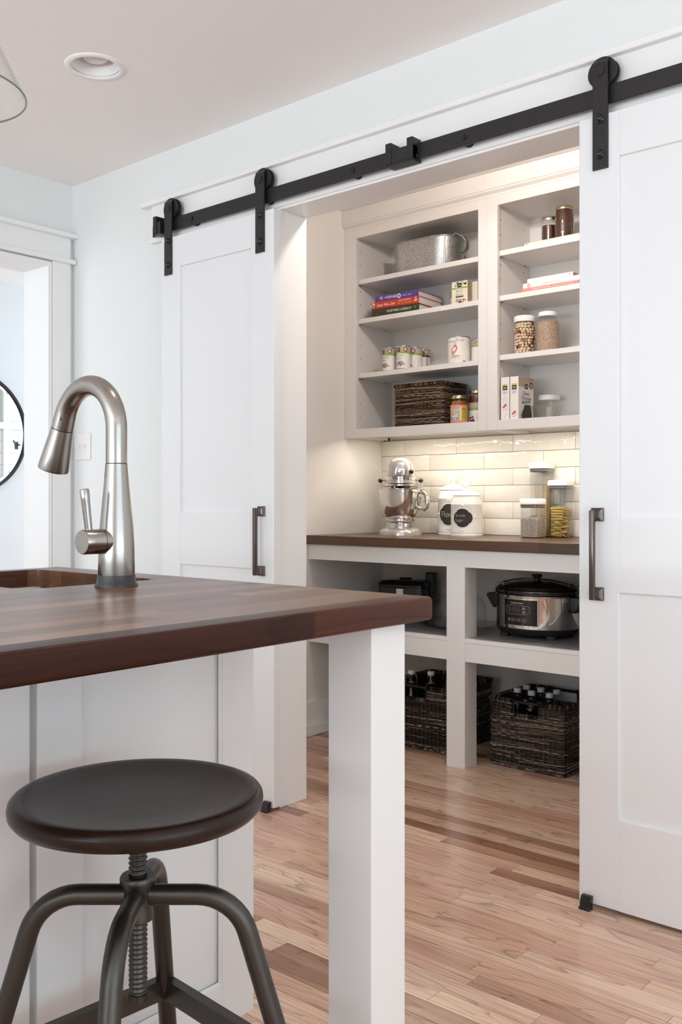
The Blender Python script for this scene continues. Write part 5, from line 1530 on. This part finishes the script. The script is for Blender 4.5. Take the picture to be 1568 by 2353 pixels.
printed('subtitle', b2, 'printyellow', [text2d('AND OUTWARDS', 0.0098, 0.055, -0.0055, sx=1.02)], spine_map(0.034), 0.0006, world=False)
printed('floral_end', b2, 'paper', heap2d(-0.120, 0, 0.010, 0.012, 9, 0.0050, 3)+heap2d(0.116, 0.003, 0.009, 0.011, 9, 0.0045, 4), spine_map(0.034), 0.0006, world=False)
printed('leaf_end', b2, 'bk_green', heap2d(-0.121, -0.004, 0.007, 0.007, 5, 0.0030, 8), spine_map(0.034), 0.0010, world=False)
b3 = book('cookbook', 'purple cookbook, topmost of the stack in the left cabinet', -2.655, 3.472, 1.9994, 0.236, 0.215, 0.027, 'bk_purple', math.radians(4), g)
printed('lettering', b3, 'printwhite', [text2d('PIE', 0.0195, -0.083, 0, sx=0.72), text2d('IT', 0.0095, -0.0625, 0.0), text2d('FORWARD', 0.0195, -0.026, 0, sx=0.66), text2d('GESINE', 0.0068, 0.045, -0.001), text2d('PRADO', 0.0068, 0.073, -0.001), ring2d(0.0155, 0.0, 0.0095, 0.0105, 0.0045, 18)], spine_map(0.027), 0.0006, world=False)

def carton(name, label, x0, x1, y0, y1, z, h, mats, group=None, cat='carton'):
    t = thing(name, label, cat, ((x0+x1)/2, (y0+y1)/2, z), 0, group)
    obj('box', B(x0, x1, y0, y1, z, z+h, bev=0.0008), mats, t)
    return t
c1 = carton('bean_carton', 'cream black beans carton on the shelf beside the cookbooks', -2.353, -2.271, 3.476, 3.512, 1.932, 0.099, 'cream', 'bean cartons')
fm = on_plane((-2.312, 3.476, 1.932), (1, 0, 0), (0, 0, 1))
printed('green_band', c1, 'printgreen', [rect2d(-0.041, 0.041, 0.066, 0.0725)], fm, 0.0005)
printed('top_panel', c1, 'printtan', heap2d(0, 0.086, 0.036, 0.010, 26, 0.0042, 5), fm, 0.0004)
printed('logo_block', c1, 'print', [rect2d(-0.011, 0.0105, 0.072, 0.091)], fm, 0.0008)
printed('lettering', c1, 'printgrey', [text2d('Black', 0.0165, 0, 0.056), text2d('Beans', 0.0165, 0, 0.040)], fm, 0.0006)
printed('logo_lettering', c1, 'printwhite', [text2d('365', 0.0095, 0, 0.081), text2d('ORGANIC', 0.0062, -0.002, 0.0692)], fm, 0.0012)
printed('black_strip', c1, 'print', [rect2d(-0.020, 0.021, 0.0285, 0.0335)], fm, 0.0006)
printed('bean_picture', c1, 'printbrown', heap2d(0.006, 0.012, 0.027, 0.010, 34, 0.0030, 6), fm, 0.0006)
printed('bean_picture_light', c1, 'printorange', heap2d(0.006, 0.012, 0.026, 0.010, 14, 0.0024, 7), fm, 0.0009)
sm = on_plane((-2.271, 3.494, 1.932), (0, 1, 0), (0, 0, 1))
printed('side_panel', c1, 'kraft', [rect2d(-0.0172, 0.0172, 0.001, 0.098)], sm, 0.0004)
printed('side_print', c1, 'printbrown', [rect2d(-0.013, 0.013, 0.016+0.009*k, 0.0172+0.009*k) for k in range(7)]+[disc2d(-0.008, 0.083, 0.003, 0.004)], sm, 0.0008)
c2 = carton('bean_carton', 'tan carton side standing behind the black beans carton', -2.330, -2.248, 3.522, 3.558, 1.932, 0.099, 'kraft', 'bean cartons')
sm = on_plane((-2.248, 3.540, 1.932), (0, 1, 0), (0, 0, 1))
printed('side_print', c2, 'printbrown', [rect2d(-0.013, 0.013, 0.016+0.009*k, 0.0172+0.009*k) for k in range(7)]+[disc2d(-0.008, 0.083, 0.003, 0.004)], sm, 0.0005)
printed('front_edge', c2, 'cream', [rect2d(-0.041, 0.041, 0.001, 0.098)], on_plane((-2.289, 3.522, 1.932), (1, 0, 0), (0, 0, 1)), 0.0004)

def can(label, cx, cy, z, r, h, turn, style, group):
    t = thing('food_can', label, 'can', (cx, cy, z), 0, group)
    obj('tin', LA([(0.0, 0.001), (r-0.001, 0.0), (r+0.0008, 0.0012), (r+0.0008, 0.003), (r-0.0006, 0.0045), (r-0.0006, h-0.0045), (r+0.0008, h-0.003), (r+0.0008, h-0.0008), (r-0.0006, h), (r-0.002, h-0.0035), (0.0, h-0.0035)], 44, (cx, cy, z)), 'tin', t, 40)
    obj('paper_label', LA([(r, 0.005), (r, h-0.005)], 44, (cx, cy, z)), 'paper', t, 60)
    m = on_cyl(cx, cy, z, r, math.radians(turn))
    full = (PI*0.78)*r
    if style == 'bean':
        printed('tan_band', t, 'printtan', [rect2d(-full, full, h*0.74, h-0.005, 26)], m, 0.0003)
        printed('green_band', t, 'printgreen', [rect2d(-full, full, h*0.665, h*0.74, 26)], m, 0.0003)
        printed('logo_block', t, 'print', [rect2d(-0.020, -0.003, h*0.745, h*0.90, 3)], m, 0.0008)
        printed('badge', t, 'printmaroon', [disc2d(0.022, h*0.835, 0.0105, 0.0115, 18)], m, 0.0008)
        printed('badge_print', t, 'printwhite', [rect2d(0.015, 0.029, h*0.80, h*0.825), rect2d(0.016, 0.028, h*0.845, h*0.86), disc2d(0.022, h*0.88, 0.003)], m, 0.0011)
        printed('logo_lettering', t, 'printwhite', [text2d('365', 0.0085, -0.0115, h*0.825), text2d('ORGANIC', 0.0062, -0.012, h*0.70)], m, 0.0012)
        printed('lettering', t, 'printgrey', [text2d('cannellini', 0.0135, -0.006, h*0.585), text2d('beans', 0.0135, -0.010, h*0.465)], m, 0.0004)
        printed('bean_picture', t, 'printbrown', heap2d(-0.006, h*0.24, 0.021, 0.011, 36, 0.0027, 21), m, 0.0004)
        printed('bean_picture_light', t, 'printtan', heap2d(-0.006, h*0.24, 0.021, 0.011, 30, 0.0024, 22), m, 0.0008)
        printed('seal', t, 'printgrey', [ring2d(0.0205, h*0.20, 0.004, 0.004, 0.0012, 14)], m, 0.0004)
    elif style == 'tomato':
        printed('lettering', t, 'printgrey', [text2d('Tuscan', 0.0175, -0.046, h*0.825, shear=0.25), text2d('Bella', 0.0205, -0.0005, h*0.86, shear=0.25)], m, 0.0004)
        tom = [poly2d([(-0.026+0.0125*math.cos(a)*(1.0-0.32*math.sin(a)*-1)*0.9+0.006*math.sin(a), h*0.49+0.0185*math.sin(a)) for a in [2*PI*i/22 for i in range(22)]])]
        printed('tomato_outline', t, 'printmaroon', [poly2d([(-0.026+(x+0.026)*1.12, h*0.49+(y-h*0.49)*1.08) for x, y in tom[0][0]])], m, 0.0003)
        printed('tomato', t, 'printpink', tom, m, 0.0007)
        printed('tomato_stem', t, 'print', [ring2d(-0.0195, h*0.735, 0.0045, 0.006, 0.0012, 14), rect2d(-0.028, -0.014, h*0.655, h*0.668)], m, 0.0009)
        printed('organic', t, 'print', [text2d('organic', 0.0145, -0.020, h*0.285)], m, 0.0004)
        printed('small_print', t, 'printtan', [rect2d(-0.046, 0.004, h*0.19, h*0.20, 5), rect2d(-0.046, 0.006, h*0.13, h*0.135, 5)], m, 0.0004)
        printed('weight_mark', t, 'print', [rect2d(0.014, 0.0165, h*0.055, h*0.11), rect2d(0.018, 0.026, h*0.06, h*0.105)], m, 0.0004)
    elif style == 'dark':
        printed('tan_band', t, 'printtan', [rect2d(-full, full, h*0.74, h-0.005, 26)], m, 0.0003)
        printed('green_band', t, 'bk_green', [rect2d(-full, full, h*0.665, h*0.74, 26)], m, 0.0003)
        printed('badge', t, 'printchoc', [disc2d(-0.004, h*0.80, 0.0105, 0.0120, 18)], m, 0.0008)
        printed('side_text', t, 'printbrown', [rect2d(0.012, 0.024, h*(0.1+0.07*k), h*(0.13+0.07*k), 2) for k in range(11)], m, 0.0006)
    elif style == 'green':
        printed('tan_band', t, 'printtan', [rect2d(-full, full, h*0.76, h-0.005, 26)], m, 0.0003)
        printed('band_print', t, 'printbrown', heap2d(0.0, h*0.86, 0.03, 0.006, 12, 0.003, 31), m, 0.0006)
        printed('green_band', t, 'printgreen', [rect2d(-full, full, h*0.69, h*0.76, 26)], m, 0.0003)
    return t
g = 'cannellini bean cans in the left cabinet'
can('cannellini beans can at the left end of the row', -2.728, 3.512, 1.674, 0.0335, 0.110, 3, 'bean', g)
can('cannellini beans can second in the row, nearest the shelf edge', -2.640, 3.504, 1.674, 0.0335, 0.110, 16, 'bean', g)
can('cannellini beans can half hidden behind the second can', -2.630, 3.580, 1.674, 0.0335, 0.110, -14, 'bean', g)
can('can turned to its ingredients side at the back of the row', -2.637, 3.655, 1.674, 0.0335, 0.110, 40, 'dark', None)
can('large white can with a red plum tomato on its label', -2.353, 3.535, 1.674, 0.0500, 0.121, 36, 'tomato', None)
can('green banded can partly hidden behind the large tomato can', -2.266, 3.566, 1.674, 0.0350, 0.105, 35, 'green', None)
can('small dark can behind the black beans carton', -2.405, 3.600, 1.932, 0.0335, 0.084, 40, 'bean', None)

def jar(name, label, cx, cy, z, prof, content, lid, glass='glass', fill=None, gap=0.0022, cat='jar', group=None):
    """prof: outer (r, z) of the glass; fill: height of contents; lid: (r, z0, z1, material)"""
    t = thing(name, label, cat, (cx, cy, z), 0, group)
    if content:
        ip = []
        for r, zz in prof:
            if r > 0 and zz < fill: ip.append((max(0.002, r-gap), max(zz, 0.003)))
        top_r = ip[-1][0]
        ip = [(0.0, 0.003)] + ip + [(top_r, fill), (0.0, fill)]
        co = obj('contents', LA(ip, 44, (cx, cy, z)), content, t, 40)
        if content in ('rice', 'quinoa'): co['kind'] = 'stuff'
    obj('glass_body', LA(prof, 44, (cx, cy, z)), glass, t, 40)
    r, a, b, m = lid
    obj('lid', LA([(0.0, a), (r, a), (r+0.0008, a+0.002), (r+0.0008, b-0.004), (r-0.001, b-0.001), (r-0.004, b), (0.0, b-0.0005)], 44, (cx, cy, z)), m, t, 40)
    return t
j = jar('salsa_jar', 'orange salsa jar with gold lid in front of the basket', -2.333, 3.505, 1.396, [(0.0, 0.001), (0.034, 0.0), (0.0385, 0.004), (0.0385, 0.098), (0.036, 0.108), (0.032, 0.117), (0.0315, 0.128)], 'salsa', (0.0335, 0.122, 0.137, 'gold'), fill=0.112)
m = on_cyl(-2.333, 3.505, 1.396, 0.0387, math.radians(33))
printed('label', j, 'printorange', [rect2d(-0.052, 0.050, 0.018, 0.094, 22)], m, 0.0004)
printed('label_picture', j, 'printtan', [rect2d(-0.048, 0.008, 0.026, 0.086, 10)], m, 0.0008)
printed('label_side', j, 'printyellow', [rect2d(0.010, 0.040, 0.030, 0.080, 6)], m, 0.0008)
printed('picture_figures', j, 'printblue', heap2d(-0.022, 0.040, 0.018, 0.010, 14, 0.0042, 41), m, 0.0012)
printed('picture_light', j, 'paper', heap2d(-0.022, 0.046, 0.020, 0.014, 12, 0.0036, 42)+[rect2d(0.003, 0.009, 0.026, 0.086)], m, 0.0016)
printed('lettering', j, 'cream', [text2d('SALSA', 0.017, -0.022, 0.072)], m, 0.0013)
printed('side_text', j, 'printbrown', [rect2d(0.013, 0.036, 0.036+0.007*k, 0.0375+0.007*k, 4) for k in range(5)]+[rect2d(0.012, 0.032, 0.073, 0.0765, 4)], m, 0.0012)
j = jar('sauce_jar', 'dark red sauce jar with gold lid behind the salsa jar', -2.293, 3.588, 1.396, [(0.0, 0.001), (0.035, 0.0), (0.040, 0.004), (0.040, 0.115), (0.037, 0.132), (0.033, 0.142), (0.0325, 0.156)], 'sauce', (0.0345, 0.150, 0.165, 'gold'), fill=0.140)
m = on_cyl(-2.293, 3.588, 1.396, 0.0402, math.radians(33))
printed('label', j, 'paper', [rect2d(-0.055, 0.055, 0.018, 0.108, 22)], m, 0.0004)
printed('label_top', j, 'printtan', [rect2d(-0.055, 0.055, 0.084, 0.108, 22)], m, 0.0008)
printed('green_band', j, 'printgreen', [rect2d(-0.055, 0.055, 0.074, 0.084, 22)], m, 0.0008)
printed('picture', j, 'printmaroon', heap2d(-0.024, 0.034, 0.012, 0.012, 14, 0.0048, 51), m, 0.0008)
printed('sketch', j, 'printgrey', [ring2d(0.008, 0.042, 0.011, 0.008, 0.0012, 18), ring2d(0.012, 0.036, 0.008, 0.008, 0.001, 18)], m, 0.0008)

# ------------------------------------------------------------------ right wall cabinet: jars, books, cartons, bowls
mg = thing('thin_booklet', 'thin cream booklet lying under the two honey jars', 'booklet', (-1.855, 3.545, 2.124))
obj('booklet_body', B(-1.984, -1.722, 3.4625, 3.64, 2.124, 2.1335, bev=0.001), 'cream', mg)
fm = on_plane((-1.853, 3.4625, 2.1288), (1, 0, 0), (0, 0, 1))
printed('edge_print', mg, 'printmaroon', [text2d('365', 0.0075, -0.118, 0, sx=1.2)], fm, 0.0004)
printed('edge_print_pale', mg, 'printgrey', [text2d('organic', 0.0065, -0.02, 0.0), text2d('70%', 0.007, 0.105, 0.0)], fm, 0.0004)
jar('honey_jar', 'amber jelly jar with silver band lid on the top shelf', -1.930, 3.578, 2.1335, [(0.0, 0.001), (0.029, 0.0), (0.0335, 0.005), (0.0335, 0.082), (0.032, 0.094), (0.0305, 0.100), (0.0305, 0.118)], 'honey', (0.0322, 0.106, 0.123, 'tin'), fill=0.086)
j = jar('honey_jar', 'larger dark honey jar with gold lid on the top shelf', -1.853, 3.562, 2.1335, [(0.0, 0.001), (0.035, 0.0), (0.0392, 0.005), (0.0392, 0.112), (0.037, 0.124), (0.0335, 0.131), (0.0335, 0.140)], 'honey', (0.0352, 0.133, 0.148, 'gold'), fill=0.131)
m = on_cyl(-1.853, 3.562, 2.1335, 0.0393, math.radians(33))
printed('label', j, 'cream', [rect2d(0.040, 0.066, 0.030, 0.098, 8)], m, 0.0004)
printed('label_print', j, 'printbrown', [rect2d(0.044, 0.060, 0.062, 0.064, 4), rect2d(0.044, 0.060, 0.052, 0.0535, 4), rect2d(0.046, 0.058, 0.036, 0.047, 4)], m, 0.0008)
g = 'pale books stacked on the second shelf'
q = book('shelf_book', 'salmon book at the bottom of the pale stack', -1.868, 3.466, 1.934, 0.256, 0.20, 0.0135, 'bk_pink', 0.0, g)
printed('lettering', q, 'printwhite', [text2d('The Best Slow Cook Book', 0.0085, -0.038, 0, sx=0.95), text2d('quick dinners and more recipes', 0.0075, 0.058, 0, sx=0.95)], spine_map(0.0135), 0.0006, world=False)
q = book('shelf_book', 'white book with a round mark in the middle of the pale stack', -1.862, 3.468, 1.9477, 0.258, 0.20, 0.0215, 'bk_white', 0.0, g)
printed('round_mark', q, 'printorange', [ring2d(-0.102, 0.0, 0.0075, 0.0085, 0.0025, 20), ring2d(-0.102, 0.0, 0.003, 0.004, 0.0015, 12)], spine_map(0.0215), 0.0006, world=False)
printed('lettering', q, 'printtan', [text2d('simple pantry cooking', 0.0085, 0.0, 0.0)], spine_map(0.0215), 0.0006, world=False)
q = book('shelf_book', 'thin white book on top of the pale stack', -1.871, 3.472, 1.9694, 0.206, 0.20, 0.0175, 'bk_white', 0.0, g, 'bk_pink')
printed('corner_mark', q, 'printgrey', [disc2d(0.090, 0.001, 0.0035, 0.003, 8)], spine_map(0.0175), 0.0006, world=False)

# glass jars of nuts and grain
nx_, ny_, nz_ = -2.022, 3.532, 1.684
gp = [(0.0, 0.001), (0.040, 0.0), (0.0455, 0.005), (0.0455, 0.112), (0.043, 0.126), (0.0405, 0.132), (0.0405, 0.150)]
jar('storage_jar', 'glass jar full of hazelnuts with a white lid', nx_, ny_, nz_, gp, None, (0.0440, 0.138, 0.163, 'whiteplastic'))
verts, faces, cols = [], [], []
rn = random.Random(4); cnt = 0
unit = bmesh.new(); sphere(unit, (0, 0, 0), 1.0, seg=10, rings=7); unit.verts.index_update()
uv_ = [v.co.copy() for v in unit.verts]; uf = [[v.index for v in f.verts] for f in unit.faces]; unit.free()
placed = []
layer_z = 0.010
while layer_z < 0.130:
    for ring_r, num in ((0.0365, 17), (0.024, 10), (0.011, 5)):
        a0 = rn.random()*6.28
        for k in range(num):
            a = a0+2*PI*k/num+rn.uniform(-0.06, 0.06); rr_ = min(ring_r+rn.uniform(-0.0015, 0.0012), 0.0372 if layer_z < 0.112 else 0.034)
            rad = rn.uniform(0.0062, 0.0073)
            q = rn.random()
            if q < 0.72: col = (0.80*rn.uniform(0.88, 1.08), 0.64*rn.uniform(0.88, 1.06), 0.45*rn.uniform(0.85, 1.1), 1)
            elif q < 0.9: col = (0.40, 0.20, 0.10, 1)
            else: col = (0.10, 0.035, 0.030, 1)
            c = Vector((nx_+rr_*math.cos(a), ny_+rr_*math.sin(a), nz_+layer_z+rn.uniform(-0.002, 0.002)))
            b0 = len(verts)
            for v in uv_: verts.append(c+Vector((v.x*rad, v.y*rad, v.z*rad*0.92))); cols.append(col)
            for f in uf: faces.append([i+b0 for i in f])
    layer_z += 0.0118
me = bpy.data.meshes.new('hazelnuts'); me.from_pydata([tuple(v) for v in verts], [], faces); me.materials.append(M['nut'])
at_ = me.color_attributes.new('Col', 'FLOAT_COLOR', 'POINT'); at_.data.foreach_set('color', [c for q in cols for c in q]); me.shade_smooth()
o = bpy.data.objects.new('hazelnuts', me); C.objects.link(o)
tag(o, 'skinned pale hazelnuts filling the left glass jar', 'nuts', None, 'stuff')
jar('storage_jar', 'wide shouldered glass jar of brown grain with a white lid', -1.921, 3.545, 1.684, [(0.0, 0.001), (0.043, 0.0), (0.0490, 0.006), (0.0490, 0.112), (0.046, 0.126), (0.038, 0.139), (0.0350, 0.142), (0.0350, 0.160)], 'quinoa', (0.0368, 0.151, 0.170, 'whiteplastic'), fill=0.128)

g = 'cake mix cartons'
def cake_box(label, x0, x1, y1, first):
    t = carton('cake_mix_carton', label, x0, x1, 3.458, y1, 1.396, 0.192, 'paper', g)
    w = x1-x0
    fm = on_plane(((x0+x1)/2, 3.458, 1.396), (1, 0, 0), (0, 0, 1))
    printed('logo_block', t, 'print', [rect2d(-0.0115, 0.0115, 0.138, 0.156)], fm, 0.0005)
    printed('logo_top', t, 'printyellow', [rect2d(-0.0115, 0.0115, 0.156, 0.163)], fm, 0.0005)
    printed('logo_lettering', t, 'printwhite', [text2d('365', 0.0112, 0, 0.147)], fm, 0.0009)
    printed('edge_text', t, 'printblue' if first else 'printgrey', [rect2d(-0.014, 0.013, 0.131, 0.1325), rect2d(-0.010, 0.010, 0.1255, 0.128), rect2d(-0.012, 0.004, 0.121, 0.122)], fm, 0.0005)
    zz = 0.066 if first else 0.036
    printed('cake_sketch', t, 'printred', [poly2d([(-0.013, zz), (0.002, zz+0.014), (0.010, zz+0.010), (-0.004, zz-0.003)]), rect2d(-0.010, 0.009, zz-0.010, zz-0.0085), rect2d(0.0095, 0.0108, zz-0.006, zz+0.008)], fm, 0.0005)
    if first: printed('whisk_sketch', t, 'printgrey', [ring2d(0.0, 0.094, 0.010, 0.016, 0.0007, 18), ring2d(0.0, 0.094, 0.005, 0.016, 0.0007, 18), poly2d([(-0.012, 0.008), (-0.011, 0.008), (0.010, 0.042), (0.009, 0.042)])], fm, 0.0005)
    return t
cake_box('narrow edge of a white cake mix carton, left of the chocolate one', -2.0925, -2.0525, 3.575, True)
cb = cake_box('white classic chocolate cake mix carton with dark cake picture', -2.0475, -2.0085, 3.583, False)
sm = on_plane((-2.0085, (3.458+3.583)/2, 1.396), (0, 1, 0), (0, 0, 1))
printed('top_panel', cb, 'printtan', [rect2d(-0.062, 0.062, 0.150, 0.191)], sm, 0.0004)
printed('side_logo', cb, 'print', [rect2d(-0.012, 0.014, 0.143, 0.164)], sm, 0.0009)
printed('side_logo_top', cb, 'printyellow', [rect2d(-0.012, 0.014, 0.164, 0.173)], sm, 0.0009)
printed('side_logo_lettering', cb, 'printwhite', [text2d('365', 0.0135, 0.001, 0.153)], sm, 0.0013)
printed('round_badge', cb, 'printmaroon', [disc2d(0.042, 0.160, 0.0135, 0.0145, 20)], sm, 0.0009)
printed('badge_print', cb, 'printwhite', [rect2d(0.034, 0.050, 0.163, 0.1655), rect2d(0.033, 0.051, 0.157, 0.160), rect2d(0.036, 0.048, 0.151, 0.1535)], sm, 0.0013)
printed('lettering', cb, 'printbrown', [text2d('Classic', 0.0215, 0.0, 0.124, shear=0.1), text2d('Chocolate', 0.0215, 0.001, 0.104, shear=0.1, sx=0.92)], sm, 0.0006)
printed('ribbon', cb, 'printblue', [poly2d([(-0.034, 0.078), (0.032, 0.086), (0.036, 0.096), (0.030, 0.096), (-0.030, 0.091), (-0.036, 0.088)])], sm, 0.0006)
printed('ribbon_lettering', cb, 'paper', [text2d('CAKE MIX', 0.0085, -0.001, 0.0865)], sm, 0.0010)
printed('plate_picture', cb, 'printgrey', [ring2d(0.006, 0.028, 0.056, 0.030, 0.003, 28)], sm, 0.0004)
printed('cake_picture', cb, 'printchoc', [poly2d([(-0.026, 0.008), (-0.010, 0.001), (0.040, 0.001), (0.050, 0.020), (0.044, 0.060), (0.034, 0.078), (-0.012, 0.076), (-0.024, 0.052), (-0.040, 0.030)])], sm, 0.0006)
printed('cake_layers', cb, 'printbrown', [poly2d([(-0.020, 0.034), (-0.018, 0.034), (-0.002, 0.074), (-0.004, 0.074)]), poly2d([(0.000, 0.012), (0.002, 0.012), (0.014, 0.074), (0.012, 0.074)])], sm, 0.0010)
printed('corner_print', cb, 'print', [rect2d(-0.060, -0.036, 0.002, 0.007)], sm, 0.0006)

jar('low_jar', 'low clear jar with white lid behind the nested glass bowls', -1.975, 3.660, 1.396, [(0.0, 0.001), (0.038, 0.0), (0.0415, 0.004), (0.0415, 0.095), (0.040, 0.105), (0.040, 0.116)], None, (0.0455, 0.104, 0.126, 'whiteplastic'))
def bowl_(label, cx, cy, z, r, h):
    t = thing('glass_bowl', label, 'bowl', (cx, cy, z), 0, 'nested clear glass bowls')
    obj('bowl_glass', LA([(0.0, 0.001), (r*0.66, 0.0), (r*0.72, 0.003), (r*0.93, h*0.86), (r*0.985, h*0.9), (r, h), (r*0.955, h), (r*0.90, h*0.86), (r*0.68, 0.006), (0.0, 0.005)], 48, (cx, cy, z)), 'glass', t, 40)
bowl_('outer clear glass bowl beside the cake mix cartons', -1.919, 3.535, 1.396, 0.064, 0.068)
bowl_('inner clear glass bowl nested in the outer one', -1.921, 3.535, 1.4025, 0.050, 0.060)
